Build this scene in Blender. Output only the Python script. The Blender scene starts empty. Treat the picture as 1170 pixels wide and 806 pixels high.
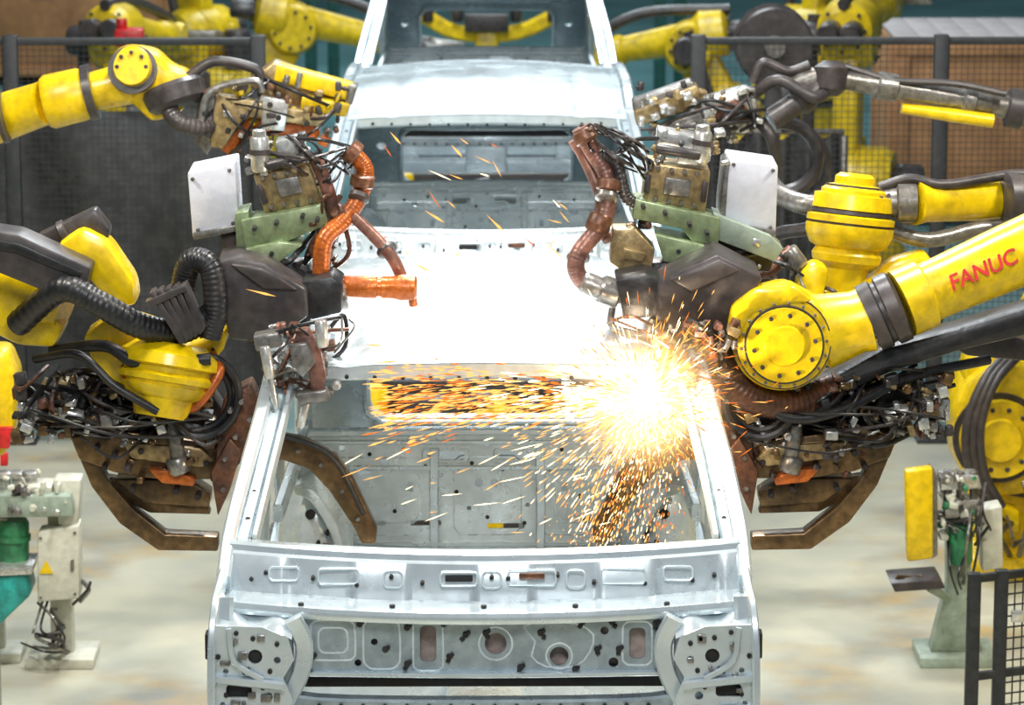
import bpy, bmesh, math, random
from mathutils import Vector, Matrix
random.seed(11)
scene = bpy.context.scene
try:
    scene.view_settings.view_transform = 'Standard'
    scene.view_settings.look = 'None'
except Exception:
    pass

# ------------------------------------------------------------ camera match
H = 4.055
TH = math.radians(12.0)
F = 4090.0
CT, ST, TT = math.cos(TH), math.sin(TH), math.tan(TH)

def S(px, py, y):
    """real-world point at range y that was measured at (px,py) on the photo"""
    D = 10 + y
    u = (py - 403) / F
    t = (u + TT) / (1 - TT * u)
    return Vector(((px - 556) / F * D * (CT + ST * t), y, H - D * t))

def K(y):
    return (10 + y) * 1.022 / F

# ------------------------------------------------------------ materials
MATS = {}
def mk(name, c1, c2=None, rough=0.5, metal=0.0, scale=6.0, lo=0.45, hi=0.7, bump=0.0, emit=0.0, detail=6.0, fine=.35):
    m = bpy.data.materials.new(name)
    m.use_nodes = True
    nt = m.node_tree
    b = nt.nodes['Principled BSDF']
    b.inputs['Metallic'].default_value = metal
    if c2 is None:
        c2 = tuple(v * 0.7 for v in c1)
    tc = nt.nodes.new('ShaderNodeTexCoord')
    n = nt.nodes.new('ShaderNodeTexNoise')
    n.inputs['Scale'].default_value = scale
    n.inputs['Detail'].default_value = detail
    n.inputs['Roughness'].default_value = 0.7
    nt.links.new(tc.outputs['Object'], n.inputs['Vector'])
    r = nt.nodes.new('ShaderNodeValToRGB')
    r.color_ramp.elements[0].position = lo
    r.color_ramp.elements[1].position = hi
    r.color_ramp.elements[0].color = (*c1, 1)
    r.color_ramp.elements[1].color = (*c2, 1)
    nt.links.new(n.outputs['Fac'], r.inputs['Fac'])
    # fine soot / grease mottling
    n2 = nt.nodes.new('ShaderNodeTexNoise')
    n2.inputs['Scale'].default_value = scale * 5.5
    n2.inputs['Detail'].default_value = 4
    nt.links.new(tc.outputs['Object'], n2.inputs['Vector'])
    mr = nt.nodes.new('ShaderNodeMapRange')
    mr.inputs['From Min'].default_value = .38; mr.inputs['From Max'].default_value = .62
    mr.inputs['To Min'].default_value = 1 - fine; mr.inputs['To Max'].default_value = 1.0
    nt.links.new(n2.outputs['Fac'], mr.inputs['Value'])
    mx = nt.nodes.new('ShaderNodeMixRGB'); mx.blend_type = 'MULTIPLY'; mx.inputs[0].default_value = 1
    nt.links.new(r.outputs['Color'], mx.inputs[1]); nt.links.new(mr.outputs[0], mx.inputs[2])
    nt.links.new(mx.outputs[0], b.inputs['Base Color'])
    rr_ = nt.nodes.new('ShaderNodeMapRange')
    rr_.inputs['From Min'].default_value = .35; rr_.inputs['From Max'].default_value = .7
    rr_.inputs['To Min'].default_value = max(.08, rough - .08); rr_.inputs['To Max'].default_value = min(1, rough + .12)
    nt.links.new(n.outputs['Fac'], rr_.inputs['Value'])
    nt.links.new(rr_.outputs[0], b.inputs['Roughness'])
    if bump > 0:
        bp = nt.nodes.new('ShaderNodeBump')
        bp.inputs['Strength'].default_value = bump
        bp.inputs['Distance'].default_value = 0.01
        nt.links.new(n2.outputs['Fac'], bp.inputs['Height'])
        nt.links.new(bp.outputs['Normal'], b.inputs['Normal'])
    MATS[name] = m
    return m

STEEL = mk('galvanised_steel', (.70, .775, .81), (.57, .645, .685), .25, .62, 3, .35, .75, .04, fine=.08)
STEEL2 = mk('galvanised_steel_inner', (.70, .79, .83), (.55, .64, .68), .30, .35, 5, .38, .75, .05, fine=.12)
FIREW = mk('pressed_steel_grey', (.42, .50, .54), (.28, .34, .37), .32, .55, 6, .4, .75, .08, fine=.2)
YEL = mk('robot_yellow_paint', (.84, .575, .004), (.26, .15, .008), .28, 0, 5, .51, .82, .04, fine=.22)
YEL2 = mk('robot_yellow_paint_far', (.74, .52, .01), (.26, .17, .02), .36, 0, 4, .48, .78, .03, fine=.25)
BLK = mk('black_rubber', (.014, .014, .016), (.036, .032, .03), .38, 0, 12, .45, .7, .1)
DGR = mk('dark_grey_cover', (.045, .039, .040), (.088, .068, .060), .38, 0, 6, .45, .75, .08, fine=.35)
GRY = mk('machined_grey', (.32, .31, .29), (.12, .10, .08), .32, .6, 10, .42, .70, .1)
SIL = mk('silver_fittings', (.74, .74, .71), (.34, .31, .27), .25, .7, 12, .46, .74, .05, fine=.25)
WHT = mk('white_enamel_box', (.74, .75, .83), (.56, .56, .62), .26, .05, 6, .5, .8, .02, fine=.08)
TAN = mk('tan_transformer', (.46, .34, .16), (.17, .10, .045), .34, .5, 10, .43, .69, .15, fine=.35)
ORG = mk('copper_orange_hose', (.62, .15, .02), (.22, .06, .02), .30, .3, 12, .44, .72, .2, fine=.3)
RST = mk('rusty_brown', (.20, .085, .045), (.07, .04, .028), .4, .35, 12, .42, .68, .2)
PNK = mk('rust_pink_hose', (.33, .155, .115), (.11, .055, .04), .36, .25, 10, .42, .70, .2)
BRZ = mk('bronze_gun_frame', (.22, .135, .06), (.07, .045, .025), .30, .65, 8, .42, .70, .12)
GRN = mk('olive_green_plate', (.31, .39, .21), (.14, .17, .09), .32, .35, 7, .44, .74, .08, fine=.25)
RED = mk('red_paint', (.65, .02, .02), (.3, .02, .02), .4)
BEI = mk('cream_cabinet', (.62, .62, .52), (.46, .45, .34), .42, 0, 6, .48, .8, .03, fine=.15)
TEA = mk('teal_paint', (.03, .38, .34), (.02, .2, .18), .35, 0, 6, .45, .7)
GRD = mk('machine_green', (.05, .28, .12), (.02, .13, .06), .35, 0, 6)
SGR = mk('sage_stand_paint', (.36, .44, .36), (.24, .28, .22), .42, .1, 6, fine=.2)
FEN = mk('fence_black_paint', (.020, .024, .027), (.04, .04, .04), .5)
CUR = mk('grey_curtain_cloth', (.065, .067, .068), (.12, .12, .115), .8, 0, 3, .4, .7, .3)
WOD = mk('plywood_crate', (.46, .22, .085), (.29, .135, .055), .7, 0, 2.5, .4, .7, .05, fine=.15)
WOD2 = mk('crate_top_boards', (.46, .42, .42), (.34, .31, .30), .8, 0, 3, fine=.1)
CGR = mk('column_dark_green', (.012, .10, .085), (.01, .05, .045), .5)
DARKIN = mk('dark_recess', (.012, .013, .015), (.035, .022, .015), .7)
PRIM = mk('primer_patch', (.55, .42, .38), (.42, .38, .36), .6)

def emis(name, col, st):
    m = bpy.data.materials.new(name); m.use_nodes = True
    nt = m.node_tree
    for n in list(nt.nodes):
        nt.nodes.remove(n)
    e = nt.nodes.new('ShaderNodeEmission'); o = nt.nodes.new('ShaderNodeOutputMaterial')
    e.inputs['Color'].default_value = (*col, 1); e.inputs['Strength'].default_value = st
    nt.links.new(e.outputs[0], o.inputs['Surface'])
    return m
SP1 = emis('spark_white_hot', (1, .80, .45), 4)
SP2 = emis('spark_yellow', (1, .48, .11), 1.8)
SP3 = emis('spark_orange', (1, .24, .03), 1.2)

# ------------------------------------------------------------ builder
def catmull(pts, n, closed=False):
    if len(pts) < 3 and not closed:
        return [pts[0].lerp(pts[-1], i / n) for i in range(n + 1)]
    out = []
    m = len(pts)
    segs = m if closed else m - 1
    for i in range(segs):
        if closed:
            p0, p1, p2, p3 = pts[(i - 1) % m], pts[i], pts[(i + 1) % m], pts[(i + 2) % m]
        else:
            p0 = pts[i - 1] if i > 0 else pts[0] * 2 - pts[1]
            p1, p2 = pts[i], pts[i + 1]
            p3 = pts[i + 2] if i + 2 < m else pts[-1] * 2 - pts[-2]
        for j in range(n):
            t = j / n
            out.append(.5 * ((2 * p1) + (p2 - p0) * t + (2 * p0 - 5 * p1 + 4 * p2 - p3) * t * t + (3 * p1 - p0 - 3 * p2 + p3) * t ** 3))
    if not closed:
        out.append(pts[-1].copy())
    return out

class Obj:
    def __init__(s, name, origin=(0, 0, 0)):
        s.name = name; s.o = Vector(origin); s.parts = {}; s.bm = None; s.mi = 0
    def part(s, nm, mat):
        if nm not in s.parts:
            s.parts[nm] = [bmesh.new(), []]
        e = s.parts[nm]
        if mat not in e[1]:
            e[1].append(mat)
        s.bm = e[0]; s.mi = e[1].index(mat)
        return s
    def add(s, vs, fs):
        v = [s.bm.verts.new(Vector(c) - s.o) for c in vs]
        for f in fs:
            try:
                nf = s.bm.faces.new([v[i] for i in f])
                nf.material_index = s.mi
            except ValueError:
                pass
    def merge(s, tmp, M=None):
        tmp.verts.index_update()
        M = M or Matrix.Identity(4)
        s.add([M @ v.co for v in tmp.verts], [[v.index for v in f.verts] for f in tmp.faces])
        tmp.free()
    def box(s, c, size, rot=None, bev=0.008):
        t = bmesh.new()
        bmesh.ops.create_cube(t, size=1)
        bmesh.ops.scale(t, vec=size, verts=t.verts)
        b = min(bev, min(size) * .3)
        if b > 0:
            bmesh.ops.bevel(t, geom=list(t.edges), offset=b, segments=2, profile=.5, affect='EDGES')
        M = Matrix.Translation(Vector(c))
        if rot is not None:
            M = M @ rot.to_4x4()
        s.merge(t, M)
    def beam(s, p1, p2, w, h, bev=.006, ref=Vector((0, 1, 0))):
        p1, p2 = Vector(p1), Vector(p2)
        x = (p2 - p1); L = x.length; x.normalize()
        y = (ref - x * ref.dot(x))
        if y.length < .01:
            y = Vector((1, 0, 0)) - x * x.x
        y.normalize(); z = x.cross(y)
        R = Matrix((x, y, z)).transposed()
        s.box((p1 + p2) / 2, (L, w, h), R, bev)
    def lathe(s, p1, p2, prof, seg=28, cap=True):
        p1, p2 = Vector(p1), Vector(p2)
        a = p2 - p1; ax = a.normalized()
        u = ax.orthogonal().normalized(); w = ax.cross(u)
        vs = []; fs = []
        for t, r in prof:
            c = p1 + a * t
            for i in range(seg):
                an = 2 * math.pi * i / seg
                vs.append(c + (u * math.cos(an) + w * math.sin(an)) * max(r, 1e-4))
        for k in range(len(prof) - 1):
            for i in range(seg):
                j = (i + 1) % seg
                fs.append([k * seg + i, k * seg + j, (k + 1) * seg + j, (k + 1) * seg + i])
        if cap:
            fs.append(list(range(seg))[::-1])
            fs.append([(len(prof) - 1) * seg + i for i in range(seg)])
        s.add(vs, fs)
    def cyl(s, p1, p2, r, r2=None, seg=20):
        r2 = r if r2 is None else r2
        L = (Vector(p2) - Vector(p1)).length
        c = min(.12, .25 * min(r, r2) / max(L, 1e-5))
        s.lathe(p1, p2, [(0, r * .85), (c, r), (1 - c, r2), (1, r2 * .85)], seg)
    def sweep(s, path, sec, ref=None, closed=False, scale=None, caps=True):
        n = len(path); k = len(sec); vs = []; fs = []
        prev = None
        for i, p in enumerate(path):
            a = path[(i - 1) % n] if (i > 0 or closed) else path[0]
            b = path[(i + 1) % n] if (i < n - 1 or closed) else path[-1]
            t = (b - a)
            t = t.normalized() if t.length > 1e-9 else Vector((0, 0, 1))
            if ref is not None:
                u = ref - t * ref.dot(t)
            else:
                u = (prev - t * prev.dot(t)) if prev is not None else t.orthogonal()
            if u.length < 1e-4:
                u = t.orthogonal()
            u.normalize(); prev = u
            w = t.cross(u)
            sc = scale[i] if scale else 1
            for (x, y) in sec:
                vs.append(p + u * x * sc + w * y * sc)
        m = n if closed else n - 1
        for i in range(m):
            for j in range(k):
                i2 = (i + 1) % n; j2 = (j + 1) % k
                fs.append([i * k + j, i * k + j2, i2 * k + j2, i2 * k + j])
        if not closed and caps:
            fs.append(list(range(k))[::-1]); fs.append([(n - 1) * k + j for j in range(k)])
        s.add(vs, fs)
    def tube(s, pts, r, seg=10, n=6, closed=False, corr=0.0, r2=None):
        path = catmull([Vector(p) for p in pts], n, closed)
        sec = [(math.cos(2 * math.pi * i / seg) * r, math.sin(2 * math.pi * i / seg) * r) for i in range(seg)]
        sc = None
        if corr > 0:
            path2 = []
            for a, b in zip(path[:-1], path[1:]):
                for q in range(4):
                    path2.append(a.lerp(b, q / 4))
            path = path2
            sc = [1 + (corr if (i // 2) % 2 else -corr) for i in range(len(path))]
        elif r2 is not None:
            sc = [1 + (r2 / r - 1) * i / (len(path) - 1) for i in range(len(path))]
        s.sweep(path, sec, None, closed, sc)
    def rail(s, pts, w, h, ref, n=4):
        path = catmull([Vector(p) for p in pts], n)
        b = min(w, h) * .18
        x, y = w / 2, h / 2
        sec = [(x - b, -y), (x, -y + b), (x, y - b), (x - b, y), (-x + b, y), (-x, y - b), (-x, -y + b), (-x + b, -y)]
        s.sweep(path, sec, ref)
    def prism(s, pts, d, bev=.006):
        t = bmesh.new()
        v = [t.verts.new(p) for p in pts]
        w = [t.verts.new(p + d) for p in pts]
        t.faces.new(v); t.faces.new(w[::-1])
        n = len(v)
        for i in range(n):
            t.faces.new([v[i], w[i], w[(i + 1) % n], v[(i + 1) % n]])
        bmesh.ops.recalc_face_normals(t, faces=t.faces)
        if bev > 0:
            bmesh.ops.bevel(t, geom=list(t.edges), offset=bev, segments=2, profile=.5, affect='EDGES', clamp_overlap=True)
        s.merge(t)
    def pr(s, pxs, y, depth, bev=.006):
        s.prism([S(a, b, y) for a, b in pxs], Vector((0, depth, 0)), bev)
    def bolts(s, c, ax, R, n, r, h):
        ax = Vector(ax).normalized(); u = ax.orthogonal().normalized(); w = ax.cross(u)
        for i in range(n):
            a = 2 * math.pi * i / n
            p = Vector(c) + (u * math.cos(a) + w * math.sin(a)) * R
            s.lathe(p, p + ax * h, [(0, r), (.8, r), (1, r * .7)], 6)
    def ball(s, c, r, sc=(1, 1, 1), seg=20):
        t = bmesh.new()
        bmesh.ops.create_uvsphere(t, u_segments=seg, v_segments=seg // 2, radius=r)
        bmesh.ops.scale(t, vec=sc, verts=t.verts)
        s.merge(t, Matrix.Translation(Vector(c)))
    def panel(s, o, U, V, outline, holes=(), th=.006):
        o = Vector(o); U = Vector(U); V = Vector(V)
        t = bmesh.new()
        es = []
        for loop in [outline] + list(holes):
            vs = [t.verts.new(o + U * a + V * b) for a, b in loop]
            for i in range(len(vs)):
                es.append(t.edges.new((vs[i], vs[(i + 1) % len(vs)])))
        bmesh.ops.triangle_fill(t, use_beauty=True, use_dissolve=False, edges=es)
        N = U.cross(V).normalized() * th
        t.verts.index_update()
        vsr = [v.co.copy() for v in t.verts]
        fs = [[v.index for v in f.verts] for f in t.faces]
        k = len(vsr)
        sides = []
        for e in t.edges:
            if len(e.link_faces) == 1:
                a, b = e.verts[0].index, e.verts[1].index
                sides.append([a, b, b + k, a + k])
        allf = fs + [[i + k for i in f][::-1] for f in fs] + sides
        t.free()
        s.add(vsr + [v + N for v in vsr], allf)
    def loops(s, o, U, V, lst, r=.006):
        o = Vector(o); U = Vector(U); V = Vector(V)
        for lp in lst:
            s.tube([o + U * a + V * b for a, b in lp], r, 6, 2, True)
    def grid(s, fn, nx, ny):
        vs = [fn(i / nx, j / ny) for j in range(ny + 1) for i in range(nx + 1)]
        fs = [[j * (nx + 1) + i, j * (nx + 1) + i + 1, (j + 1) * (nx + 1) + i + 1, (j + 1) * (nx + 1) + i] for j in range(ny) for i in range(nx)]
        s.add(vs, fs)
    def finish(s, single=False, smooth=40):
        obs = []
        for nm, (bm, mats) in s.parts.items():
            bmesh.ops.recalc_face_normals(bm, faces=bm.faces)
            me = bpy.data.meshes.new(nm)
            bm.to_mesh(me); bm.free()
            for m in mats:
                me.materials.append(m)
            for p in me.polygons:
                p.use_smooth = True
            try:
                me.set_sharp_from_angle(angle=math.radians(smooth))
            except Exception:
                pass
            ob = bpy.data.objects.new(s.name if single else nm, me)
            scene.collection.objects.link(ob)
            obs.append(ob)
        if single:
            obs[0].location = s.o
            return obs[0]
        e = bpy.data.objects.new(s.name, None)
        e.empty_display_size = .2
        e.location = s.o
        scene.collection.objects.link(e)
        for ob in obs:
            ob.parent = e
        return e

def circ(cx, cy, r, n=16):
    return [(cx + r * math.cos(2 * math.pi * i / n), cy + r * math.sin(2 * math.pi * i / n)) for i in range(n)]
def rr(cx, cy, w, h, r=None, n=3):
    r = min(w, h) * .3 if r is None else r
    out = []
    for sx, sy, a0 in ((1, 1, 0), (-1, 1, 90), (-1, -1, 180), (1, -1, 270)):
        for k in range(n + 1):
            a = math.radians(a0 + 90 * k / n)
            out.append((cx + sx * (w / 2 - r) + r * math.cos(a), cy + sy * (h / 2 - r) + r * math.sin(a)))
    return out
X = Vector((1, 0, 0)); Y = Vector((0, 1, 0)); Z = Vector((0, 0, 1))

# ------------------------------------------------------------ room
def floor():
    o = Obj('floor')
    m = bpy.data.materials.new('stained_epoxy_floor'); m.use_nodes = True
    nt = m.node_tree; b = nt.nodes['Principled BSDF']
    tc = nt.nodes.new('ShaderNodeTexCoord')
    sep = nt.nodes.new('ShaderNodeSeparateXYZ'); nt.links.new(tc.outputs['Object'], sep.inputs[0])
    def noise(sc, det=5):
        n = nt.nodes.new('ShaderNodeTexNoise'); n.inputs['Scale'].default_value = sc; n.inputs['Detail'].default_value = det
        nt.links.new(tc.outputs['Object'], n.inputs['Vector']); return n
    def ramp(src, lo, hi, c1, c2):
        r = nt.nodes.new('ShaderNodeValToRGB')
        r.color_ramp.elements[0].position = lo; r.color_ramp.elements[1].position = hi
        r.color_ramp.elements[0].color = (*c1, 1); r.color_ramp.elements[1].color = (*c2, 1)
        nt.links.new(src, r.inputs['Fac']); return r
    def mix(fac, a, bb):
        x = nt.nodes.new('ShaderNodeMixRGB'); nt.links.new(fac, x.inputs[0]); nt.links.new(a, x.inputs[1]); nt.links.new(bb, x.inputs[2]); return x
    base = ramp(noise(2.2, 8).outputs['Fac'], .35, .68, (.57, .55, .42), (.38, .39, .33))
    st = ramp(noise(1.3, 9).outputs['Fac'], .50, .62, (0, 0, 0), (.8, .8, .8))
    rust = ramp(noise(5).outputs['Fac'], .35, .65, (.46, .31, .11), (.24, .24, .22))
    m1 = mix(st.outputs[0], base.outputs[0], rust.outputs[0])
    far = ramp(noise(.9).outputs['Fac'], .35, .7, (.06, .14, .15), (.11, .25, .26))
    mr = nt.nodes.new('ShaderNodeMapRange'); mr.inputs['From Min'].default_value = 6.9; mr.inputs['From Max'].default_value = 7.3
    nt.links.new(sep.outputs['Y'], mr.inputs['Value'])
    m2 = mix(mr.outputs[0], m1.outputs[0], far.outputs[0])
    nt.links.new(m2.outputs[0], b.inputs['Base Color'])
    b.inputs['Roughness'].default_value = .35
    o.part('floor', m).box((0, 8, -.1), (18, 50, .2), bev=0)
    o.finish(single=True)
floor()
wm = mk('wall_panels_dark', (.08, .14, .16), (.06, .09, .10), .8)
for nm, c, sz in (('wall_back', (0, 30, 4), (18, .2, 8)), ('wall_left', (-9.1, 12, 4), (.2, 36, 8)), ('wall_right', (9.1, 12, 4), (.2, 36, 8))):
    o = Obj(nm); o.part(nm, wm).box(c, sz, bev=0); o.finish(single=True)

# ------------------------------------------------------------ car body shell
def car(y0):
    rnd = random.Random(5)
    o = Obj('car_body_shell', (0, y0, .8))
    def V(x, y, z): return Vector((x, y0 + y, z))
    # roof
    o.part('roof_panel', STEEL)
    def roof(a, b):
        s_ = a * 2 - 1
        yy = b * 1.6
        hw = .60 - .02 * yy
        z = 1.895 + .035 * (1 - s_ ** 2) + .045 * math.sin(math.pi * b)
        z -= .007 * math.exp(-((abs(s_) - .66) / .035) ** 2)
        if b < .04: z -= .015
        yy -= .07 * (1 - s_ * s_) * (1 - b)
        return V(s_ * hw, yy, z)
    o.grid(roof, 48, 26)
    o.part('roof_header', STEEL2)
    o.rail([V(-.58, .03, 1.865), V(-.3, -.02, 1.885), V(0, -.035, 1.893), V(.3, -.02, 1.885), V(.58, .03, 1.865)], .05, .06, Z)
    o.part('roof_header', DARKIN)
    for i in range(13):
        x = -.48 + i * .08
        o.cyl(V(x, -.07 + .13 * x * x, 1.868), V(x, -.04 + .13 * x * x, 1.868), .006, seg=8)
    o.part('roof_header', STEEL2)
    for yy in (.5, 1.0):
        o.rail([V(-.58, yy, 1.90), V(0, yy, 1.935), V(.58, yy, 1.90)], .03, .07, Z)
    # rear hatch frame
    n = Vector((0, .587, -.81))
    o.part('rear_window_frame', STEEL2)
    o.panel(V(0, 1.58, 1.885), X, n, [(-.57, 0), (.57, 0), (.66, .62), (.66, .9), (-.66, .9), (-.66, .62)],
            [rr(0, .57, .80, .38, .07), circ(-.5, .5, .025, 10), circ(.5, .5, .025, 10), circ(-.52, .25, .02, 10), circ(.52, .25, .02, 10), rr(-.25, .25, .16, .05), rr(.25, .25, .16, .05), rr(0, .25, .12, .05)], .02)
    o.tube([V(0, 1.565, 1.88) + X * a + n * b for a, b in rr(0, .57, .82, .40, .08)], .010, 6, 2, True)
    # parcel shelf
    o.part('parcel_shelf', STEEL)
    sh = Vector((0, .96, -.27)).normalized()
    o.panel(V(0, 1.26, 1.405), X, sh, [(-.6, 0), (.6, 0), (.62, .7), (-.62, .7)], [rr(-.3, .3, .22, .16), rr(.3, .3, .22, .16), circ(0, .3, .05), circ(-.1, .12, .02, 8), circ(.1, .12, .02, 8)], .008)
    o.rail([V(-.6, 1.25, 1.40), V(0, 1.235, 1.41), V(.6, 1.25, 1.40)], .022, .05, Z)
    # rear seat bulkhead
    o.part('rear_bulkhead', STEEL2)
    holes = [rr(-.135, 1.325, .12, .03), rr(.085, 1.325, .10, .03), circ(-.028, 1.235, .014, 10), circ(.022, 1.235, .014, 10),
             rr(.06, 1.09, .12, .018), rr(-.20, 1.10, .10, .018), circ(-.33, 1.31, .014, 10), circ(.33, 1.31, .014, 10),
             circ(-.42, 1.2, .012, 8), circ(.42, 1.2, .012, 8), rr(-.25, 1.22, .02, .035), rr(.25, 1.22, .02, .035), circ(.15, 1.25, .008, 8), circ(-.15, 1.26, .008, 8),
             circ(-.47, 1.35, .010, 8), circ(.47, 1.35, .010, 8), circ(.0, 1.36, .008, 8), circ(-.06, 1.15, .008, 8), circ(.13, 1.16, .008, 8),
             rr(.40, 1.27, .04, .02), rr(-.40, 1.27, .04, .02), rr(.34, 1.11, .06, .014), rr(-.36, 1.10, .06, .014)]
    o.panel(V(0, 1.25, 0), X, Z, [(-.62, .85), (.62, .85), (.62, 1.40), (-.62, 1.40)], holes, .008)
    o.part('bulkhead_stampings', STEEL)
    o.loops(V(0, 1.248, 0), X, Z, [rr(-.34, 1.19, .34, .26, .04), rr(0, 1.19, .22, .26, .04), rr(.34, 1.19, .34, .26, .04),
                                  rr(-.34, 1.19, .24, .18, .04), rr(.34, 1.19, .24, .18, .04), rr(-.135, 1.325, .15, .05), rr(.085, 1.325, .13, .05)], .007)
    for zz in (1.37, 1.285, 1.03):
        o.rail([V(-.56, 1.244, zz), V(0, 1.244, zz), V(.56, 1.244, zz)], .02, .014, Y)
    for x in (-.52, -.17, .17, .52):
        o.rail([V(x, 1.242, .95), V(x * 1.02, 1.242, 1.15), V(x, 1.242, 1.35)], .018, .03, Y)
    o.part('bulkhead_plugs', DARKIN)
    for a, b in ((-.2, 1.29), (.2, 1.28), (-.38, 1.33), (.3, 1.19), (-.3, 1.14), (.4, 1.33), (-.1, 1.205), (.05, 1.28), (-.05, 1.30), (.24, 1.345), (-.27, 1.345), (.12, 1.10), (.46, 1.15), (-.47, 1.13), (.0, 1.12)):
        o.cyl(V(a, 1.238, b), V(a, 1.25, b), .007, seg=8)
    # floor pan
    o.part('floor_pan', STEEL2)
    o.box(V(0, .45, .80), (1.36, 2.9, .03))
    o.box(V(0, .2, .86), (1.3, .14, .10), bev=.02)
    o.box(V(0, .9, .90), (1.3, .14, .16), bev=.03)
    o.box(V(0, .1, .87), (.24, 1.9, .14), bev=.05)
    for sx in (-1, 1):
        # pillars
        o.part('pillars', STEEL)
        o.rail([V(sx * .605, .06, 1.895), V(sx * .645, -.25, 1.74), V(sx * .70, -.58, 1.555), V(sx * .715, -.74, 1.455)], .040, .065, X)
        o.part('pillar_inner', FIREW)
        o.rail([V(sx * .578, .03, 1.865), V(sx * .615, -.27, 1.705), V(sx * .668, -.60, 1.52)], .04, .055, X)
        o.part('pillar_inner', STEEL)
        o.rail([V(sx * .548, .02, 1.872), V(sx * .584, -.27, 1.722), V(sx * .635, -.60, 1.535)], .014, .05, X)
        o.part('pillar_inner', DARKIN)
        for q in range(6):
            f = .12 + q * .15
            p = V(sx * .578, .03, 1.865).lerp(V(sx * .668, -.60, 1.52), f)
            o.cyl(p + Vector((0, -.028, .018)), p + Vector((0, -.016, .008)), .008, seg=8)
        o.part('pillars', STEEL)
        o.rail([V(sx * .605, .03, 1.90), V(sx * .61, .8, 1.93), V(sx * .60, 1.55, 1.87), V(sx * .67, 1.98, 1.42)], .055, .06, X)
        o.rail([V(sx * .615, .56, 1.90), V(sx * .68, .54, 1.45), V(sx * .70, .52, .85)], .05, .12, X)
        o.rail([V(sx * .71, -.80, 1.44), V(sx * .715, -.84, 1.2), V(sx * .715, -.84, .84)], .06, .16, X, 3)
        o.rail([V(sx * .71, -.92, .85), V(sx * .71, .5, .84), V(sx * .71, 2.0, .85)], .08, .12, X)
        o.part('pillar_fittings', DARKIN)
        for zz in (1.32, 1.05):
            o.box(V(sx * .752, -.86, zz), (.016, .05, .07), bev=.004)
        # outer quarter
        o.part('quarter_panel', STEEL)
        arch = [(2.35, .85)] + [(1.65 + .36 * math.cos(a), .80 + .36 * math.sin(a)) for a in [math.radians(k) for k in range(15, 166, 15)]] + [(1.25, .85), (1.15, 1.35), (1.25, 1.42), (2.0, 1.42), (2.4, 1.30)]
        o.panel(Vector((sx * .72, y0, 0)), Y, Z, arch, [], .01 * sx)
        o.part('quarter_inner', STEEL2)
        o.panel(Vector((sx * .60, y0, 0)), Y, Z, [(1.0, .85), (1.95, .85), (1.95, 1.42), (1.6, 1.84), (1.05, 1.88), (1.0, 1.4)],
                [rr(1.28, 1.66, .22, .16), circ(1.2, 1.45, .03, 10), rr(1.5, 1.4, .15, .05), circ(1.1, 1.25, .03, 10)], .008 * sx)
        # wheelhouse
        o.part('wheelhouse', STEEL2)
        o.ball(V(sx * .545, 1.02, 1.10), .12, (1, 1.4, 1.9), 28)
        o.rail([V(sx * .46, .86, .95), V(sx * .47, .85, 1.15), V(sx * .54, .86, 1.28), V(sx * .60, .9, 1.30)], .02, .03, Y)
        o.part('wheelhouse_fittings', DARKIN)
        for q in range(4):
            o.cyl(V(sx * (.50 + q * .03), .84, 1.17 - .03 * q), V(sx * (.50 + q * .03), .9, 1.17 - .03 * q), .007, seg=8)
        o.cyl(V(sx * .555, .855, 1.23), V(sx * .555, .9, 1.22), .016, seg=12)
        o.part('wheelhouse_fittings', RST)
        o.box(V(sx * .53, .80, 1.08), (.08, .04, .06), bev=.008)
        o.box(V(sx * .50, .72, 1.13), (.03, .04, .08), bev=.006)
        o.part('wheelhouse_fittings', SIL)
        for q in range(5):
            o.box(V(sx * (.44 + .035 * q), .80, 1.06 + .03 * (q % 3)), (.025, .03, .035), bev=.004)
        o.part('side_inner_rail', STEEL)
        o.rail([V(sx * .64, .6, 1.30), V(sx * .60, 1.0, 1.38), V(sx * .58, 1.3, 1.40)], .03, .06, X)
        # apron / strut tower in front of the firewall
        o.part('front_apron', STEEL)
        w = lambda a: a * sx
        out = [(w(.735), 1.395), (w(.735), .98), (w(.60), .98), (w(.58), 1.09), (w(.525), 1.13), (w(.52), 1.19), (w(.545), 1.25), (w(.515), 1.30), (w(.53), 1.36), (w(.60), 1.39)]
        o.panel(V(0, -.93, 0), X, Z, out, [circ(w(.62), 1.31, .020, 12), circ(w(.685), 1.34, .010, 8), circ(w(.56), 1.30, .010, 8), rr(w(.665), 1.215, .07, .035), circ(w(.585), 1.20, .012, 8), circ(w(.70), 1.27, .008, 8), circ(w(.60), 1.15, .009, 8), circ(w(.65), 1.265, .006, 8), circ(w(.71), 1.18, .007, 8)], .008)
        o.grid(lambda a, b: V(sx * (.52 + .215 * a), -.935 + .16 * b, 1.375 + .05 * b + .012 * math.sin(a * 9) - .02 * (1 - a)), 12, 4)
        o.rail([V(sx * .735, -.97, 1.0), V(sx * .737, -.97, 1.25), V(sx * .73, -.93, 1.42), V(sx * .715, -.74, 1.475)], .02, .05, X)
        o.rail([V(sx * .74, -.945, 1.252), V(sx * .66, -.95, 1.245), V(sx * .54, -.95, 1.232)], .02, .022, Y)
        o.rail([V(sx * .74, -.945, 1.168), V(sx * .66, -.95, 1.165), V(sx * .57, -.95, 1.15)], .014, .02, Y)
        o.rail([V(sx * .69, -.948, 1.39), V(sx * .675, -.95, 1.30), V(sx * .60, -.95, 1.25)], .014, .016, Y)
        o.rail([V(sx * .52, -.89, 1.40), V(sx * .49, -.88, 1.33), V(sx * .50, -.88, 1.25), V(sx * .54, -.88, 1.17)], .03, .05, Y)
        o.ball(V(sx * .61, -.90, 1.135), .06, (1, .8, .8), 20)
        o.part('front_apron_inner', FIREW)
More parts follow.
